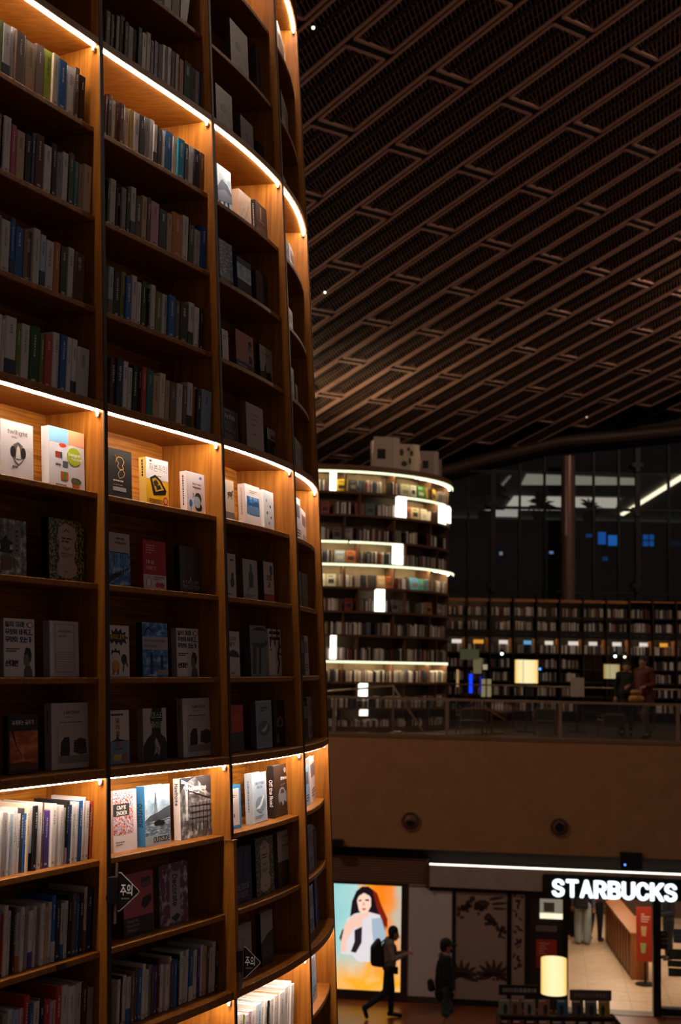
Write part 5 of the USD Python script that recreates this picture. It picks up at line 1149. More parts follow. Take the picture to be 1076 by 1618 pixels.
obj('plinth', ring(-AM, AM, [(FR - .05, BASE), (FR - .05, BASE + .12), (FR - .3, BASE + .12), (FR - .3, BASE)]), FWD, ft)
for a in np.linspace(-1.4, 1.75, 9):
    for i in range(len(FZ) - 1):
        da = (.11 if i % 2 else 0); q = MB(); t = np.array([math.cos(a + da), math.sin(a + da), 0]) * .015
        lo, hi = FZ[i + 1], FZ[i] - .05
        q.hexa([cyl(a + da, r, z) + s * t for s in (-1, 1) for r in (FR - .02, FR - .37) for z in (lo, hi)]); obj('divider', q, FWD, ft)
LITF = []


def fstrip(i, a0, a1, drop=None):
    z = FZ[i] - .05; e = .09 if i == 4 else .05 if i == 0 else 0.0
    obj('light_strip', ring(a0, a1, [(FR + e + .012, z + .022), (FR + e + .012, z - .026), (FR + e - .012, z - .026), (FR + e - .012, z + .022)]), FGLOW, ft, label='pale glowing strip'); LITF.append((i, a0, a1))


def fpanel(i, px0, px1, j=None, part=1.0):
    a0, a1 = ang(px0), ang(px1); z1, z0 = FZ[i] - .03, FZ[i + 1]; z0 = z1 - (z1 - z0) * part
    obj('light_panel', ring(a0, a1, [(FR + .015, z0), (FR + .015, z1), (FR - .06, z1), (FR - .06, z0)], 4), glow((1, 1, .86), 2.2), ft, label='tall glowing panel between shelves')


fstrip(0, -1.0, 1.52); fstrip(1, ang(640), ang(702)); fstrip(3, -1.0, ang(549)); fstrip(3, ang(553), ang(634)); fstrip(4, -1.0, 1.5); fstrip(8, -1.0, 1.35)
fpanel(0, 518.5, 529); fpanel(1, 626, 640.5); fpanel(1, 695, 703); fpanel(1, 706, 711, part=.75); fpanel(3, 621.5, 636); fpanel(5, 594.5, 608.5); fpanel(7, 524.5, 534); fpanel(9, 571, 584, part=.62); fpanel(10, 573, 585, part=.3)
# hidden second strips added behind the lip to light the shelves
for i, a0, a1 in LITF:
    z = FZ[i] - .052; obj('light_strip', ring(a0, a1, [(FR - .02, z + .001), (FR - .02, z - .008), (FR - .045, z - .008), (FR - .045, z + .001)]), glow((1, .88, .55), 75.0), ft)

TONE = [(0.0, '1c1816'), (.1, 'a8958a'), (.2, 'd8ccc0'), (.3, '3a2c2a'), (.4, 'e0d6ca'), (.48, '7a2c28'), (.54, '22282f'), (.6, 'b8a898'), (.68, '5a4a44'), (.75, 'e6dccf'), (.82, '35506a'), (.87, '8a7a6e'), (.93, '141214'), (.97, '9a7a3a')]
BOOKISH = usdkit.material(stage, '/World/Looks/far_books', {'g': ('attribute', {'attribute': 'tone'}), 'r': ('rgb_ramp', {'ramp': [(a, lin(c)) for a, c in TONE], 'interpolate': False}), 'p': ('principled_bsdf', {'roughness': .55})}, [('g.fac', 'r.fac'), ('r.color', 'p.base_color')], surface='p.BSDF')


def toned(path, nbox, seed):
    """Gives every book of a row mesh its own tone."""
    t = np.random.default_rng(seed).random(nbox)
    UsdGeom.PrimvarsAPI(stage.GetPrimAtPath(path)).CreatePrimvar('tone', Sdf.ValueTypeNames.FloatArray, 'vertex').Set(Vt.FloatArray.FromNumpy(np.repeat(t, 8).astype(np.float32)))


rg = np.random.default_rng(11); bk = MB()
FACES = [(0, 530, 547, 'd9ac1c', 'bright yellow book on the top lit tier of round tower'), (0, 551, 564, '1d1c2c', 'navy book beside the yellow one, round tower'), (0, 637, 651, '8d8568', 'olive-grey book on the top lit tier of round tower'), (0, 653, 662, 'b8ae9c', 'cream book on the top lit tier of round tower'), (0, 664, 676, '3c7a34', 'green book on the top lit tier of round tower'), (0, 689, 694, 'cfa21c', 'narrow yellow book near right end, top tier of round tower'),
         (1, 505, 519, 'a04440', 'red book on second tier of round tower'), (1, 562, 577, '9c5a50', 'rust book on second tier of round tower'), (1, 579, 594, '4f6660', 'teal-grey book with dark disc, second tier of round tower'), (1, 646, 653, 'b05a34', 'orange book on second tier of round tower'), (1, 655, 667, 'c9b48a', 'cream framed book on second tier of round tower'), (1, 671, 680, 'cfc2a8', 'pale book on second tier of round tower'),
         (2, 526, 540, '7a706c', 'grey book on third tier of round tower'), (2, 543, 558, '8d8482', 'light grey book on third tier of round tower'), (2, 624, 638, '6a7a62', 'sage book with round emblem, third tier of round tower'),
         (3, 530, 546, '8a93a0', 'pale blue book with yellow mark, fourth tier of round tower'), (3, 548, 564, 'b0603c', 'red and cream book, fourth tier of round tower'),
         (4, 507, 515, 'c9c2a8', 'cream book, left end of fifth tier, round tower'), (4, 517, 532, 'b5ac9c', 'cream picture book, fifth tier of round tower'), (4, 586, 598, '2c2622', 'dark book, fifth tier of round tower'), (4, 600, 613, 'b08a62', 'tan book, fifth tier of round tower'), (4, 615, 628, 'b5582e', 'orange book, fifth tier of round tower'), (4, 654, 668, '4f86a8', 'sky blue book, fifth tier of round tower'), (4, 669, 676, '4a8a70', 'green-blue book, fifth tier of round tower'),
         (5, 547, 560, '8a2a2c', 'dark red book, sixth tier of round tower'), (5, 624, 636, '7a6e70', 'mauve book, sixth tier of round tower'), (5, 638, 652, '8a7e78', 'grey book with figure, sixth tier of round tower'), (5, 681, 690, '9a6a34', 'ochre book, sixth tier of round tower'), (5, 693, 706, '756c6a', 'grey book at right end, sixth tier of round tower'),
         (6, 583, 590, '3f5a74', 'steel blue book, seventh tier of round tower')]
used = {}
for i, x0, x1, c_, lab in FACES:
    a0, a1 = ang(x0), ang(x1); used.setdefault(i, []).append((a0 - .02, a1 + .02)); a = (a0 + a1) / 2
    w = FR * 2 * math.sin((a1 - a0) / 2); p = cyl(a, FR - .1, FZ[i + 1] + .002); h = .27
    s_ = thing('book', lab, 'book', p, a, -.08, group='books shown cover-out on the round tower')
    obj('cover', MB().box((-w / 2, 0, 0), (w / 2, .004, h)).box((-w / 2, .026, 0), (w / 2, .03, h)).box((-w / 2, 0, 0), (-w / 2 + .004, .03, h)), paint(c_, .5), s_, True)
    obj('pages', MB().box((-w / 2 + .004, .004, .004), (w / 2 - .004, .026, h - .004)), PAPER, s_, True)
    obj('cover_art', MB().box((-w * .3, -.003, h * .25), (w * .3, .001, h * rg.uniform(.5, .62))).box((-w * .3, -.003, h * .78), (w * .2, .001, h * .85)), paint(rg.choice(['2a2624', '6a5a4c', 'b8ac9a', '3a3430']), .5), s_, True)
for i in range(len(FZ) - 1):
    dense = .99 if i >= 7 else .93 if i == 6 else .8 if i in (0, 1, 4) else .72
    a = -1.25; end = 1.55; z0 = FZ[i + 1]; left = 0; on = True
    while a < end:
        if left <= 0: on = rg.random() < dense if on else True; left = rg.uniform(.14, .4) if on else rg.uniform(.06, .16)
        w = rg.uniform(.018, .05) / FR; left -= w
        if on and not any(u0 - w < a < u1 for u0, u1 in used.get(i, [])):
            h = (.25 if i >= 7 else .26) * rg.uniform(.86, 1.06); d = rg.uniform(.0, .02); t = w * .46
            bk.hexa([cyl(a + w / 2 + s, r, z) for s in (-t, t) for r in (FR - .06 - d, FR - .26) for z in (z0 + .001, z0 + h)])
        a += w
toned(obj('book_row', bk, BOOKISH, label='rows of spine-out books on the distant round tower', cat='books', kind='stuff'), len(bk.v), 4)
# giant mock books on its top
for x0, x1, yt, yb, dep, c_, sq, tilt, lab in ((597, 640, 691, 737, .5, 'b8a292', 1, .05, 'giant grey mock book with black square on cover, leftmost on round tower'), (641, 675, 706, 745, .35, 'd8c8a8', 2, -.02, 'giant cream mock book with black drawings atop the round tower'), (677, 708, 713, 748, .3, 'a89488', 1, .04, 'giant grey mock book with black square, right on round tower'), (706, 714, 722, 752, .2, '8a7a70', 0, .1, 'narrow giant mock book at right edge of the round tower')):
    a = ang((x0 + x1) / 2); p = cyl(a, FR - .25, FZ[0] + .10); pa, pb = at_y(x0, yb, p[1]), at_y(x1, yt, p[1]); w, h = pb[0] - pa[0], (yb - yt) * p[1] / FPX + .1
    o = thing('giant_book', lab, 'book sculpture', p, .12, -.06, group='giant books on the round tower')
    obj('cover', MB().box((-w / 2, 0, 0), (w * .22, .03, h)).box((-w / 2, dep - .03, 0), (w * .22, dep, h)).hexa([(x, y, z) for x in (w * .2, w * .22 + .0) for y in (0, dep) for z in (0, h)]), paint(c_, .6), o, True)
    obj('spine', MB().hexa([(w * .22, 0, 0), (w * .22, 0, h), (w * .22, dep, 0), (w * .22, dep, h), (w / 2, .06, 0), (w / 2, .06, h), (w / 2, dep - .06, 0), (w / 2, dep - .06, h)]), paint(c_, .6), o, True)
    obj('pages', MB().box((-w / 2 + .03, .03, .02), (w * .2, dep - .03, h - .02)), PAPER, o, True)
    if sq == 1: obj('cover_print', MB().box((-w * .36, -.006, h * .32), (-w * .05, .002, h * .62)), paint('0b0a0b', .5), o, True)
    if sq == 2:
        b = MB()
        for e in ((-.38, .7, .1, .13), (-.05, .82, .08, .06), (-.25, .3, .14, .1), (.1, .68, .08, .1), (.02, .4, .06, .12)):
            a_ = np.linspace(0, 2 * math.pi, 13)[:-1]; b.add(*poly(np.c_[(e[0] + e[2] * np.cos(a_)) * w, (e[1] + e[3] * np.sin(a_)) * h], -.006, .002))
        obj('cover_print', b, paint('4a4030', .6), o, True)

# ------------------------------------------------------------------ balcony: railing, furniture, lamps
RAILM = paint('a5886e', .3, .6)
zr0, zr1 = BF + .05, fuz(640, 1104)[1]
o = thing('glass_railing', 'glass balcony railing with a slim metal handrail and posts', 'railing', fw(np.array([2, .1, BF])), FRZ)
b = MB(); b.bar(fw(np.array([-9, .1, zr1])), fw(np.array([14, .1, zr1])), .045, .05); obj('handrail', b, RAILM, o)
b = MB(); fbox(b, -9, 14, .07, .13, zr0, zr0 + .03); obj('base_rail', b, RAILM, o)
for px in (350, 528, 706.5, 885, 1071):
    u = fuz(px, 1135, .1)[0]; b = MB(); fbox(b, u - .035, u + .035, .075, .125, zr0, zr1); obj('post', b, RAILM, o)
us = [fuz(px, 1135, .1)[0] for px in (350, 528, 637, 706.5, 746, 848, 885, 921, 1001, 1071)]
GL2 = usdkit.material(stage, '/World/Looks/rail_glass', {'t': ('transparent_bsdf', {'color': (.86, .84, .82)}), 'g': ('glossy_bsdf', {'color': (.9, .9, .9), 'roughness': .05}), 'f': ('fresnel', {'IOR': 1.45}), 'm': ('mix_closure', {})},
                      [('f.fac', 'm.fac'), ('t.BSDF', 'm.closure1'), ('g.BSDF', 'm.closure2')], surface='m.closure')
for u0, u1 in zip(us[:-1], us[1:]):
    b = MB(); fbox(b, u0 + .012, u1 - .012, .094, .106, zr0 + .03, zr1 - .06); obj('glass_panel', b, GL2, o)
    b = MB(); fbox(b, u1 - .012, u1 - .004, .09, .11, zr0 + .03, zr1 - .06); obj('glass_edge', b, paint('6a5546', .3), o)
# stair rail that climbs behind the railing, by the tower foot
YB = 29.0
o = thing('stair_railing', 'slanted metal handrail behind the glass railing at tower foot', 'railing', (at_y(600, 1160, YB - .4)[0], YB - .4, BF))
pts = [at_y(500, 1094, YB - .4), at_y(621, 1084, YB - .4), at_y(676, 1168, YB - .4)]
obj('handrail', MB().tube(pts[:2], .02, 8).tube([pts[1], pts[2]], .02, 8), RAILM, o)
obj('post', MB().tube([at_y(622, 1084, YB - .4), [at_y(622, 1084, YB - .4)[0], YB - .4, BF]], .015, 8), RAILM, o)
obj('lower_rail', MB().tube([at_y(594, 1166, YB - .4), at_y(620, 1156, YB - .4), at_y(634, 1156, YB - .4)], .014, 8), RAILM, o)
# second railing further in
YC = 33.0
o = thing('inner_railing', 'thin second handrail further back on the balcony', 'railing', (6, YC, BF))
a_, b_ = at_y(700, 1080.5, YC), at_y(1090, 1093, YC)
obj('handrail', MB().tube([a_, [14, YC, b_[2]]], .018, 8), RAILM, o)
for k in range(7): x = a_[0] + k * 1.7; obj('post', MB().tube([(x, YC, BF), (x, YC, a_[2])], .012, 6), DARKMET, o)


def standlamp(px0, py0, px1, py1, y, label, st, square=True):
    A, B = at_y(px0, py1, y), at_y(px1, py0, y); cx, w, h = (A[0] + B[0]) / 2, B[0] - A[0], B[2] - A[2]
    o = thing('floor_lamp', label, 'lamp', (cx, y, BF)); z = A[2] - BF; r = w / 2; n = 36
    v, f = lathe([(r, z), (r, z + h), (r - .008, z + h), (r - .008, z), (r, z)], n); obj('shade', (v, f), LAMPM(st), o, True, 40)
    obj('seam', MB().box((-r * .42, -r * .93, z + .01), (-r * .38, -r * .90, z + h - .01)), paint('8a6a34', .6), o, True)
    obj('bulb', trimesh.creation.icosphere(2, .06).apply_translation((0, 0, z + h / 2)), glow((1, .8, .5), 4), o, True, True)
    obj('pole', MB().tube([(0, 0, 0), (0, 0, z + h * .3)], .016, 8), DARKMET, o, True)
    obj('base', lathe([(0, 0), (.2, 0), (.2, .02), (.02, .03), (0, .03)], 24), DARKMET, o, True)


standlamp(813.5, 1043, 850, 1079, 31, 'large glowing yellow drum lamp on the balcony before the bookcases', 1.05)
standlamp(954, 1050, 979, 1072, 35.2, 'smaller dim yellow lamp among the far bookcases', .42)
p = at_y(912.5, 1101, 31.5); q = at_y(923, 1071, 31.5)
o = thing('notice_board', 'blank pale square notice board on a stand behind the railing', 'sign', (p[0], 31.5, BF))
w = q[0] - p[0]; obj('board', MB().box((-w, -.01, p[2] - BF), (w, .01, q[2] - BF)), paint('a5938c', .6), o, True)
obj('stand', MB().bar((0, .03, 0), (0, .03, q[2] - BF - .05), .03).box((-.2, -.15, 0), (.2, .2, .02)), DARKMET, o, True)
# chairs and tables seen faintly through the glass
CHM = paint('6a4c38', .4)


def frame_chair(px0, px1, py0, y, rz, label):
    A, B = at_y(px0, py0, y), at_y(px1, py0, y); w = B[0] - A[0]; h = A[2] - BF
    o = thing('armchair', label, 'chair', ((A[0] + B[0]) / 2, y, BF), rz); a = w / 2; r = .018
    obj('frame', MB().tube([(-a, -.25, 0), (-a, -.25, h * .98), (-a + .05, -.25, h), (a - .05, -.25, h), (a, -.25, h * .98), (a, -.25, 0)], r, 8), CHM, o, True)
    obj('rear_frame', MB().tube([(-a, .25, 0), (-a, .25, h * .9), (a, .25, h * .9), (a, .25, 0)], r, 8), CHM, o, True)
    obj('arm', MB().bar((-a, -.25, h * .75), (-a, .25, h * .75), .03), CHM, o, True); obj('arm', MB().bar((a, -.25, h * .75), (a, .25, h * .75), .03), CHM, o, True)
    obj('seat', MB().box((-a + .02, -.26, h * .48), (a - .02, .25, h * .55)), paint('3a2a22', .8), o, True)
    obj('backrest', MB().box((-a + .03, -.27, h * .58), (a - .03, -.23, h * .97)), paint('33251e', .8), o, True)


frame_chair(724, 766, 1119, 29.6, .1, 'low framed armchair behind the railing below the blue light bars')
frame_chair(843, 878, 1120, 29.8, -.1, 'low framed armchair behind the railing under the drum lamp')
frame_chair(948, 983, 1128, 29.5, .05, 'low framed armchair behind the railing beside the walking person')
p = at_y(775, 1118, 30.0); q = at_y(803, 1140, 29.6)
o = thing('reading_stand', 'slanted reading stand on the balcony left of the drum lamp', 'stand', (p[0], 30, BF))
obj('board', MB().hexa([(x, y + .12 * k2, z) for x, y, z, k2 in ((-.1, 0, p[2] - BF, 0), (-.1, 0, p[2] - BF + .02, 0), (-.1, .4, p[2] - BF, 0), (-.1, .4, p[2] - BF + .02, 0), (q[0] - p[0], 0, q[2] - BF, 0), (q[0] - p[0], 0, q[2] - BF + .02, 0), (q[0] - p[0], .4, q[2] - BF, 0), (q[0] - p[0], .4, q[2] - BF + .02, 0))]), paint('8a745c', .5), o, True)
obj('leg', MB().bar((.05, .2, 0), (.05, .2, p[2] - BF - .08), .04).box((-.2, 0, 0), (.3, .4, .02)), CHM, o, True)
# faint figures on the balcony
q = at_z(1018, 1163, BF); q[1] = min(q[1], 29.6); q = at_y(1018, 1163, 29.2); q[2] = BF
person('person with dark hair in a rust-brown coat carrying a tan bag on the balcony', q, 2.2, stand(wrl=(-.2, .2, 1.05), wrr=(.18, .26, 1.05), knl=(-.1, .1, .49), knr=(.1, -.05, .5), anr=(.1, -.25, .12), tor=(.1, -.1, .04)), '5a2414', '5c4434', '0d0a0a', '1a1416', 1.05, coat=.2, long_hair=True)
o = thing('handbag', 'tan handbag carried by the person in rust-brown coat', 'bag', q + [-.22, -.25, .78], 0)
obj('body', union([bone((-.09, 0, .06), (.09, 0, .06), .08, .08), bone((-.08, 0, .2), (.08, 0, .2), .05, .05)], .03, 3), paint('b07a3a', .6), o, True)
obj('handle', MB().tube([(-.08, 0, .22), (-.06, 0, .34), (.06, 0, .34), (.08, 0, .22)], .01, 6), paint('6a4420', .6), o, True)
q = at_y(990, 1150, 30.4); q[2] = BF
person('dark figure in black standing left of the rust-brown coat', q, 2.9, stand(), '0b0a0c', '0a090a', '0c0a0a', '0a0a0a', .98, coat=.25)

# ------------------------------------------------------------------ far wall of bookcases
YS = 37.0
dx = [737, 772.7, 809.5, 846.4, 883, 920, 956.8, 993.6, 1030, 1068, 1105]
XS = [at_y(p, 1000, YS)[0] for p in dx]; pitch = (XS[-1] - XS[0]) / (len(XS) - 1); XS = [XS[0] + pitch * k for k in range(-2, len(XS) + 4)]
lev = lambda py: at_y(800, py, YS)[2]
RW = [946, 972.5, 995, 1031, 1054, 1075, 1098, 1122]             # shelf boards under each row of books
FD, FD2 = paint('33200f', .55), grained('far_oak_lit', 'a8672f', 'c98a48', (20, 20, 2), .5)  # second tone is the lit wood, lamplight put into its colour
far_m, far_lit = MB(), glow((1, .74, .46), 14.0)
rg = np.random.default_rng(5); LT = glow((1, .93, .82), 1.6)
for k in range(len(XS) - 1):
    x0, x1 = XS[k], XS[k + 1]; xm = (x0 + x1) / 2; g = .03
    if x0 < at_y(688, 1000, YS)[0]: continue
    o = thing('bookcase', f'far bookcase unit, {ORD[k - 1]} from the round tower, dark wood with a lit middle shelf', 'bookcase', (xm, YS, BF), group='far wall bookcases')
    top = lev(946)
    for s, x in ((-1, x0), (1, x1)): obj('upright', MB().box((x - .035 if s < 0 else x - .035, YS, BF), (x + .0 if s > 0 else x + .035, YS + .32, top + .06)), FD, o)
    open_ = k in (7, 8, 9)
    for j, py in enumerate(RW):
        z = lev(py)
        if z < BF + .05: continue
        obj('shelf', MB().box((x0 + .035, YS + .01, z - .035), (x1 - .035, YS + .3, z)), FD2 if j == 0 else FD, o)
    zl0, zl1 = lev(1031), lev(1008)
    if not open_ or True: obj('back_panel', MB().box((x0, YS + .3, lev(1031) if open_ else BF), (x1, YS + .32, top - .02)), paint('20140b', .7), o)
    obj('sign_band', MB().box((x0 + .035, YS - .005, lev(1007)), (x1 - .035, YS + .03, lev(997))), paint('120c08', .5), o)
    if k % 3 != 2: obj('band_marks', MB().box((xm - .14, YS - .009, lev(1002.5)), (xm - .08, YS, lev(1000))).box((xm, YS - .009, lev(1002.5)), (xm + .14, YS, lev(1000.5))), paint('4a423c', .5), o)
    obj('light_strip', MB().box((x0 + .06, YS + .05, lev(1005)), (x1 - .06, YS + .07, lev(1004))), far_lit, o)
    if k < 9:
        for py in (949, 975): obj('light_strip', MB().box((x0 + .06, YS + .035, lev(py) - .02), (x1 - .06, YS + .055, lev(py))), glow((1, .72, .42), round(11 * .74 ** (k - 1), 2)), o)  # added hidden strips, fading along the row, brighten the upper shelves
        obj('shelf_lip', MB().box((x0 + .035, YS, lev(950.5)), (x1 - .035, YS + .02, lev(946))), FD2, o)  # lip added to hide the strip, lit tone painted on
        obj('shelf_lip', MB().box((x0 + .035, YS, lev(977)), (x1 - .035, YS + .02, lev(972.5))), FD, o)
    obj('oak_side', MB().box((x1 - .075, YS - .004, zl0), (x1 - .034, YS + .3, zl1 - .005)), FD2, o)  # lit face of the upright, its light painted in
    c = at_y(XS[k], 1012, YS); w_ = rg.uniform(.1, .14); xx = x0 + pitch * rg.uniform(.42, .62)
    cc = ['f4e6d8', 'f4e6d8', 'f0a43a', 'f4e6d8', '6aa8d8', 'f0e0d0', 'f4e6d8', 'e8dcd0'][k % 8]  # card brightness and blue glints put in as glow
    obj('shelf_card', MB().box((xx - w_, YS - .03, lev(1017.5)), (xx + w_, YS - .01, lev(1011.5))), glow(cc, .8), o, label='small card above the books, its light painted as glow')
    for j, py in enumerate(RW[1:]):
        z = lev(py)
        if z < BF + .05 or (open_ and j >= 3): continue
        x = x0 + .06; h0 = .235
        while x < x1 - .09:
            w_ = rg.uniform(.022, .05)
            if rg.random() < .93: far_m.box((x, YS + .06 + rg.uniform(0, .02), z), (x + w_ * .93, YS + .24, z + h0 * rg.uniform(.84, 1.04)))
            x += w_
toned(obj('book_row', far_m, BOOKISH, label='rows of spine-out books filling the far wall bookcases', cat='books', kind='stuff'), len(far_m.v), 5)
for px, py, c_, st, lab in ((793, 1033, 'd8ffe8', 6, 'tiny greenish spotlight in front of the far bookcases, left'), (972, 1037, 'd8ffe8', 6, 'tiny greenish spotlight in front of the far bookcases, right'), (853, 1057, '3a90f0', 2.5, 'small blue light beside the drum lamp'), (987, 1038, 'fff0d8', 2.5, 'tiny warm spotlight right of the greenish one')):
    p = at_y(px, py, YS - .4); o = thing('spot_light', lab, 'light', p)
    obj('bulb', trimesh.creation.icosphere(2, .035), glow(c_, st), o, True, True)
    obj('housing', lathe([(.03, .03), (.05, .03), (.05, .12), (.0, .12)], 14), DARKMET, o, True); obj('rod', MB().bar((0, 0, .12), (0, .44, .12), .02), DARKMET, o, True)
# displays left of the bookcases: blue light bars, pale panels, a pale column lamp
for px, c_, st, lab in (((741, 1065, 746.5, 1095), '1038ff', 1.6, 'brighter upright blue light bar near the round tower'), ((758, 1068, 761, 1095), '0a2ab0', .6, 'dimmer upright blue light bar near the round tower'), ((760.5, 1073, 767, 1101), 'c9b98a', .35, 'left one of two pale upright display panels'), ((769.5, 1073, 776, 1101), 'c9b98a', .35, 'right one of two pale upright display panels'),
                        ((748, 1040, 761, 1064), 'b0a078', .28, 'pale square display panel above the blue light bars'), ((721, 1058, 725, 1085), 'd8b070', .5, 'slim pale post lamp beside round tower'), ((763, 1050, 770, 1058), 'd8c8a0', .5, 'small pale globe-like lamp near the far bookcases'), ((727, 1026, 757, 1042), '6a6a48', .3, 'dim greenish display screen beside the round tower')):
    y = 35.5; A, B = at_y(px[0], px[3], y), at_y(px[2], px[1], y)
    o = thing('light_panel', lab, 'light panel', ((A[0] + B[0]) / 2, y, BF)); w = (B[0] - A[0]) / 2
    obj('face', MB().box((-w, -.02, A[2] - BF), (w, .02, B[2] - BF)), glow(c_, st), o, True)
    obj('frame', MB().box((-w, .02, A[2] - BF), (w, .05, B[2] - BF)), DARKMET, o, True); obj('stand', MB().bar((0, .03, 0), (0, .03, A[2] - BF + .05), .03).box((-.12, -.1, 0), (.12, .12, .02)), DARKMET, o, True)
p = at_y(733, 1100, 34.5); o = thing('potted_plant', 'reddish leafy potted plant in front of the display panels', 'plant', (p[0], 34.5, BF))
obj('pot', lathe([(0, 0), (.14, 0), (.19, .34), (.16, .34), (.15, .3), (0, .3)], 20), paint('3a2a24', .6), o, True)
b = MB(); g_ = np.random.default_rng(2)
for k in range(70):
    a, e, L = g_.uniform(0, 6.28), g_.uniform(.2, 1.5), g_.uniform(.25, .62); d = np.array([math.cos(a) * math.cos(e), math.sin(a) * math.cos(e), math.sin(e)]); t = np.cross(d, [0, 0, 1]); t /= np.linalg.norm(t); r = np.array([0, 0, .32])
    b.add([r + d * L * .4, r + d * L * .75 + t * .045, r + d * L, r + d * L * .75 - t * .045, r + d * L * .75 + [0, 0, .01]], [[0, 1, 4], [1, 2, 4], [2, 3, 4], [3, 0, 4]]); b.bar(r, r + d * L * .45, .006)
obj('foliage', b, paint('5c2a1c', .6), o, True, kind='stuff')
# the open bays: dim room behind
b = MB(); b.box((XS[5], YS + 2.2, BF), (XS[12], YS + 2.4, lev(1020))); obj('wall_far_room', b, paint('6a4224', .7), kind='structure')
RL = UsdLux.RectLight.Define(stage, '/World/FarRoomLamp'); RL.CreateWidthAttr(1.6); RL.CreateHeightAttr(.4); RL.CreateIntensityAttr(1.2); RL.CreateColorAttr(Gf.Vec3f(1, .72, .42)); RL.AddTranslateOp().Set(Gf.Vec3d((XS[8] + XS[9]) / 2, YS + 1.4, lev(1024)))
b = MB(); b.box((-4, YS + .4, lev(1020)), (14, YS + 2.4, lev(1016))); obj('ceiling_far_room', b, paint('2a2018', .8), kind='structure')

# ------------------------------------------------------------------ column, window wall, building across the street
YK = 38.0; pa, pb = at_y(886.5, 800, YK), at_y(909, 800, YK); cr_ = (pb[0] - pa[0]) / 2
b = MB(); b.add(*lathe([(0, 0), (cr_, 0), (cr_, 7.4), (0, 7.4)], 36, ((pa[0] + pb[0]) / 2, YK, BF)))
obj('column', b, paint('86685a', .32, .5), smooth=40, kind='structure', label='tall round copper-brown column before the dark window wall')
YW = 39.2; ZT = 15
wx = lambda px: at_y(px, 800, YW)[0]; wz = lambda py: at_y(900, py, YW)[2]
WIN = thing('window_1', 'tall dark glass wall with slim mullions behind the bookcases', 'window', (6, YW, BF), kind='structure')
MUL = paint('0c0a0a', .5)
for px, w in ((740, .05), (779, .14), (821, .06), (860, .06), (937.5, .06), (977, .06), (1007, .14), (1056, .06), (1100, .06), (700, .06), (660, .14)):
    x = wx(px); obj('mullion', MB().box((x - w / 2, YW - .1, BF), (x + w / 2, YW + .05, ZT)), MUL if w < .1 else paint('1a1412', .5), WIN)
for py in (670, 804, 936): obj('transom', MB().box((-4, YW - .06, wz(py) - .04), (16, YW + .04, wz(py) + .04)), MUL, WIN)
obj('pane', MB().box((-4, YW, BF), (16, YW + .012, ZT)), GLASS, WIN)
for px, py in ((779, 797), (779, 925), (1007, 735), (1007, 805), (1007, 925)):
    p = at_y(px, py, YW - .15); obj('clamp', MB().box(p - [.16, .06, .06], p + [.16, .06, .06]).box(p - [.06, .07, .2], p + [.06, .07, .2]), paint('2a1c16', .5), WIN)
b = MB(); b.tube([at_y(640, 762, 38.4), at_y(780, 722, 38.4), at_y(884, 697, 38.4), at_y(990, 688, 38.4), at_y(1180, 667, 38.4)], .17, 14); obj('beam_pipe', b, paint('4a3226', .5), smooth=40, kind='structure', label='dark round beam sloping under the roof edge')
# across the street: a dark block with a lit hall on one floor
YO = 47.0
BLK = paint('0b0c0f', .8)
oz = lambda py: at_y(900, py, YO)[2]
o = thing('office_block', 'dark building across the street with lit coffered ceiling and blue windows', 'building', (10, YO, 0))
zc0, zc1 = oz(822), oz(744)
obj('wall', MB().box((-20, YO, -1), (40, YO + 22, zc0)), BLK, o)
obj('upper_wall', MB().box((-20, YO, zc1), (40, YO + 22, zc1 + 40)), BLK, o)
obj('hall_back', MB().box((-20, YO + 20, zc0), (40, YO + 20.4, zc1)), paint('1a1b17', .8), o)
obj('hall_ceiling', MB().box((-20, YO + .05, zc1 - .1), (40, YO + 20, zc1 - .01)), paint('8a8a78', .8), o)
at_c = lambda px, py: (lambda d: d * ((zc1 - .1 - ZC) / d[2]) + [0, 0, ZC])(ray(px, py))
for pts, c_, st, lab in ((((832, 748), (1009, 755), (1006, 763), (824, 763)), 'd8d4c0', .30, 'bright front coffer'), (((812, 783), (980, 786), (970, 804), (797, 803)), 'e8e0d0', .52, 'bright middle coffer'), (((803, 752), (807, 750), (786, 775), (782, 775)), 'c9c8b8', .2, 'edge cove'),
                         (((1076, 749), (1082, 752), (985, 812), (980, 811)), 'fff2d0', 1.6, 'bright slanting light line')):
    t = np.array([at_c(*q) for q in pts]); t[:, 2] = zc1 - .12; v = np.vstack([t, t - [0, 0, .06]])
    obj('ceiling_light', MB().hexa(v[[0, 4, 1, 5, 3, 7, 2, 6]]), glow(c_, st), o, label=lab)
obj('light_band', MB().box((at_y(793, 810, YO)[0], YO + 6, at_y(793, 816, YO + 6)[2]), (at_y(818, 810, YO + 6)[0], YO + 6.1, at_y(793, 806, YO + 6)[2])), glow('d8d4c8', .5), o)
obj('hall_glow', MB().box((-4, YO + 16, zc1 - .3), (20, YO + 18, zc1 - .25)), glow((.9, .97, .8), 1.6), o)  # added emitter that brightens the hall ceiling
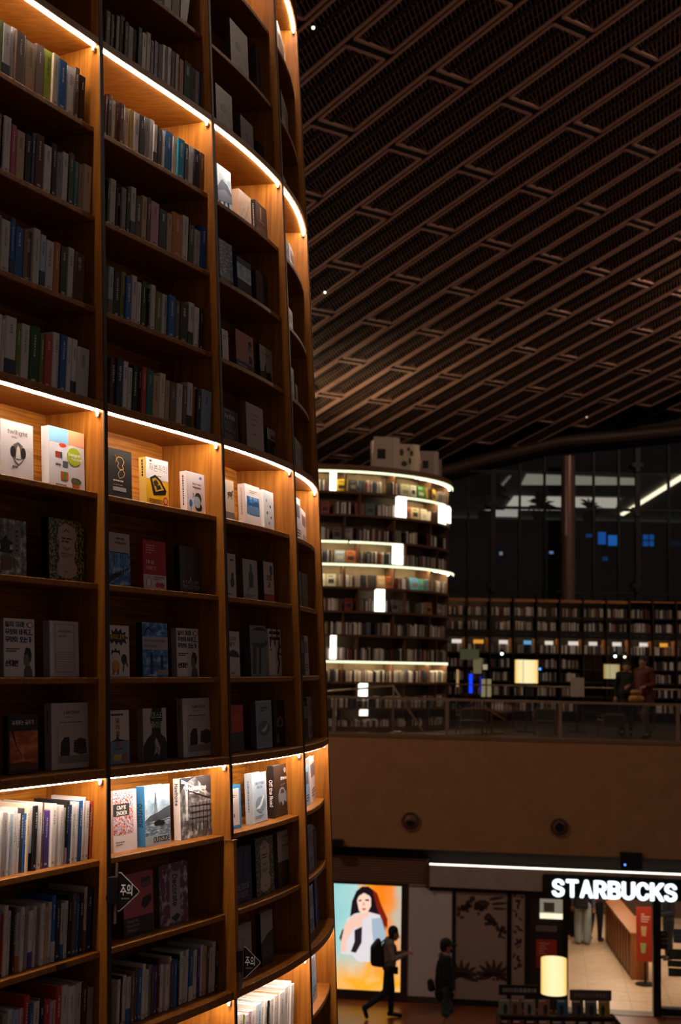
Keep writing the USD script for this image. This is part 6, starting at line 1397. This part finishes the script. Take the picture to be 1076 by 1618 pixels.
for px, c_, st in (((945, 841, 957, 860), '1a6ad0', .5), ((961, 846, 978, 862), '2478dd', .55), ((1016, 845, 1024, 853), '1f68c8', .4), ((1026, 845, 1033, 853), '1f68c8', .4), ((1016, 855, 1024, 863), '1f68c8', .4), ((1026, 855, 1033, 863), '1f68c8', .4), ((926, 844, 938, 849), '1a5ab0', .3), ((1058, 855, 1080, 863), '18304e', .15), ((952, 880, 960, 886), '1a4a8a', .35), ((789, 872, 794, 877), '8ab0c8', .5), ((868, 871, 874, 875), '7aa0d8', .6)):
    A, B = at_y(px[0], px[3], YO - .05), at_y(px[2], px[1], YO - .05); w_ = obj('window', MB().box((A[0] - .05, YO - .04, A[2] - .05), (B[0] + .05, YO, B[2] + .05)), paint('101216', .6), o); obj('pane', MB().box((A[0], YO - .07, A[2]), (B[0], YO - .03, B[2])), glow(c_, st), w_)
for px, h, lab, sd in (((852, 806), 1.05, 'bushy indoor plant silhouetted in the lit hall, left of the column', 1), ((931, 803), .85, 'small palm silhouetted in the lit hall, right of the column', 2), ((765, 806), 1.9, 'broad dark plant in the hall window beside the round tower', 3)):
    p = at_y(px[0], px[1] + 10, YO + .8); p[2] = zc0
    t = thing('hall_plant', lab, 'plant', p); g_ = np.random.default_rng(sd)
    obj('pot', lathe([(0, 0), (.2, 0), (.26, .35), (.22, .35), (.2, .3), (0, .3)], 16), paint('0c0c0c', .8), t, True); obj('stem', MB().tube([(0, 0, .2), (.03, 0, h * .7)], .03, 6), paint('0c0c0a', .8), t, True)
    b = MB()
    for k in range(60):
        a, e, L = g_.uniform(0, 6.28), g_.uniform(-.4, 1.4), g_.uniform(.3, .6) * h; d = np.array([math.cos(a) * math.cos(e), .5 * math.sin(a) * math.cos(e), math.sin(e)]); s = np.cross(d, [0, 1, 0]); s /= np.linalg.norm(s); r = np.array([.03, 0, h * g_.uniform(.45, .75)])
        b.add([r, r + d * L * .55 + s * .05 * h, r + d * L - [0, 0, .1 * h], r + d * L * .55 - s * .05 * h, r + d * L * .5 + [0, .02, .02]], [[0, 1, 4], [1, 2, 4], [2, 3, 4], [3, 0, 4]])
    obj('foliage', b, paint('0d100b', .8), t, True, kind='stuff')
obj('ground', MB().box((-60, YW + .3, -.3), (60, YO, 0)), paint('0d0d0e', .9), kind='structure')

# ------------------------------------------------------------------ the roof lattice
RA, RB = .2294, -.1644
rn = np.array([RA, RB, -1.]); rn /= np.linalg.norm(rn)
E1 = np.cross(rn, [0, 0, 1.]); E1 /= np.linalg.norm(E1); E2 = np.cross(rn, E1)
RO = ray(577.3, 89.2); RO = RO / np.linalg.norm(RO) * 20 + [0, 0, ZC]
RC = np.array([[0.07128, -0.12591], [-0.81123, -0.16882], [0.35902, -1.68923], [0.00137, 0.00041], [-0.00294, -0.00167], [0.00206, 0.00018]])


def roof(i, t, h=0.0):                                         # i across the beams, t along them, h above the soffit
    i, t, h = np.broadcast_arrays(np.asarray(i, float), np.asarray(t, float), np.asarray(h, float))
    c = np.stack([np.ones_like(i), i, t, i * i, t * t, i * t], -1) @ RC
    return RO + c[..., :1] * E1 + c[..., 1:] * E2 - rn * h[..., None]


ROOFM = paint('d2a690', .5)
SLATM = paint('94705e', .6)
yr = lambda i, t: roof(i, t)[1]
CE = thing('ceiling', 'sloping lattice roof of paired beams, cross bars and fine slatted panels', 'ceiling', (0, 20, ZC + 8), kind='structure')
slat, wire = MB(), MB(); npan = 0


def rbar(b, p, q, w, h0, h1, n=1):                             # bar lying on the roof plane between (i, t) points
    a, c = roof(*p), roof(*q); d = c - a; d /= np.linalg.norm(d); s = np.cross(d, rn) * w / 2
    b.hexa([x + y - rn * hh for x in (a, c) for y in (-s, s) for hh in (h0, h1)])


def ylim(i, t): return yr(i, t) < YW - .2


Iend, Ibeg = 46, -9
for i in range(Ibeg, Iend):
    par = i % 2
    for t0 in range(-12 + (par + 12) % 2, 7, 2):
        t1 = t0 + 2; c = roof(np.array([i - .5, i + .5, i - .5, i + .5, i, i]), np.array([t0, t0, t1, t1, t0 + .5, t1 - .5]))
        if c[:, 1].max() > YW - .2 or c[:, 1].min() < 2.5: continue
        x, y = proj(c)
        if x.max() < 250 or x.min() > 1150 or y.max() < -80 or y.min() > 900: continue
        npan += 1; g, gt = .44, .05
        b = MB(); w = .048
        P = [(i - g, t0 + gt), (i + g, t0 + gt), (i + g, t1 - gt), (i - g, t1 - gt)]
        for p, q in zip(P, P[1:] + P[:1]): rbar(b, p, q, w, 0, .03)
        obj('roof_panel', b, ROOFM, CE)
        b = MB(); rbar(b, (i - g, t0), (i + g, t0), .15, .014, .2); obj('cross_bar', b, paint('1a110d', .7), CE)  # near-black strip painted in for the shade of the gap
        n = 40
        for k in range(-5, n):
            a = (t1 - t0 - 2 * gt) * k / n; ta, tb = t0 + gt + a + .28, t0 + gt + a
            pts = [(i - g, ta), (i, (ta + tb) / 2), (i + g, tb)]
            pts = [(u, min(max(v, t0 + gt), t1 - gt)) for u, v in pts]
            if abs(pts[0][1] - pts[2][1]) < .02: continue
            q = [roof(*pts[0], .02), roof(*pts[1], .05), roof(*pts[2], .02)]
            for e, f in zip(q[:-1], q[1:]): slat.bar(e, f, .015, .015, rn)
        for u in (-.2, 0, .2): wire.bar(roof(i + u, t0 + gt, .075), roof(i + u, t1 - gt, .075), .014, .012, rn)
obj('slat', slat, SLATM, CE, kind='stuff'); obj('wire', wire, SLATM, CE, kind='stuff')
DKM = paint('140e0c', .8)
for i in range(Ibeg, Iend):                                    # near-black web along each panel gap, its shade put into the colour
    b = MB()
    ts = np.arange(-12, 7.01, .5); ok = [t for t in ts if 2 < yr(i + .5, t) < YW - .1]
    if len(ok) < 2: continue
    x, y = proj(roof(np.full(len(ok), i + .5), np.array(ok)))
    if x.max() < 220 or x.min() > 1180 or y.min() > 900 or y.max() < -100: continue
    rbar(b, (i + .5, ok[0]), (i + .5, ok[-1]), .07, .012, .3); obj('beam', b, paint('1a110d', .7), CE)
# dark deck above the lattice
cs = [roof(i, t, .55) for i, t in ((-14, -14), (50, -14), (50, 9), (-14, 9))]
cn = lambda x, y: np.array([x, y, ((RO - rn * .55) @ rn - rn[0] * x - rn[1] * y) / rn[2]])
q4 = [cn(-14, 1), cn(16, 1), cn(16, YW + .3), cn(-14, YW + .3)]
obj('roof_deck', MB().hexa([p + [0, 0, z] for p in (q4[0], q4[3], q4[1], q4[2]) for z in (0, .2)]), paint('0d0908', .9), CE)
e_ = [np.array([x, YW - .15, ((RO @ rn) - rn[0] * x - rn[1] * (YW - .15)) / rn[2]]) for x in (-6, 16)]
obj('roof_edge', MB().bar(e_[0], e_[1], .2, .25), paint('2a1c16', .6), CE)
for px, py, lab in ((495, 44, 'tiny bright roof spotlight near the top of the book tower'), (513.5, 462, 'tiny bright roof spotlight beside the middle of the tower'), (927, 659, 'tiny roof spotlight near the roof edge')):
    d = ray(px, py); t = ((RO - [0, 0, ZC]) @ rn) / (d @ rn); p = d * t + [0, 0, ZC]; o = thing('roof_spotlight', lab, 'light', p)
    obj('bulb', trimesh.creation.icosphere(2, .02), glow('fff2d8', 5 if py < 600 else 1.0), o, True, True); obj('housing', lathe([(.03, .01), (.045, .01), (.045, .14), (0, .14)], 14), DARKMET, o, True)

# ------------------------------------------------------------------ uplights that wash the roof; those on the oak tower are added, unseen
UPT, UPF = 36.0, 130.0
for k, sgn in ((1.5, 0), (2.6, 1), (3.6, 2)):
    p = pos(k, TOPZ + .06, .16); o = thing('uplight', f'added unseen uplight on top of the tall oak tower, {ORD[sgn]} along it', 'lamp', p)
    obj('housing', lathe([(0, 0), (.13, 0), (.15, .12), (.13, .12), (.12, .05), (0, .05)], 24), DARKMET, o, True); obj('lens', lathe([(0, .055), (.118, .055), (.118, .07), (0, .07)], 24), glow((1, .72, .56), UPT), o, True)
for k, a in enumerate((-.9, .0, .9)):
    p = cyl(a, FR - 1.2, FZ[0] + .10); o = thing('uplight', f'round uplight on top of the distant round tower, {ORD[k]} along it', 'lamp', p)
    obj('housing', lathe([(0, 0), (.13, 0), (.15, .12), (.13, .12), (.12, .05), (0, .05)], 24), DARKMET, o, True); obj('lens', lathe([(0, .055), (.118, .055), (.118, .07), (0, .07)], 24), glow((1, .76, .46), UPF), o, True)

# added lamps, out of view, that brighten the balcony front and far shelves
for (x, y, st), lab in zip(((-7.5, 20.0, 1000), (10.5, 15.0, 600), (10.0, 27.5, 550)), ('added lamp, out of view, on the roof behind the tall oak tower', 'added lamp, out of view, on the roof over the open right side', 'added lamp, out of view, on the roof near the far bookcases')):
    p = np.array([x, y, ((RO @ rn) - rn[0] * x - rn[1] * y) / rn[2] - .35]); o = thing('roof_lamp', lab, 'lamp', p)
    obj('bulb', trimesh.creation.icosphere(2, .15), glow((1, .74, .56), st), o, True, True)
    obj('canopy', lathe([(0, .26), (.2, .24), (.36, .02), (.35, .01), (.18, .22), (0, .24)], 24), DARKMET, o, True); obj('rod', MB().tube([(0, 0, .12), (0, 0, .5)], .02, 8), DARKMET, o, True)  # shield added to keep this light off the roof
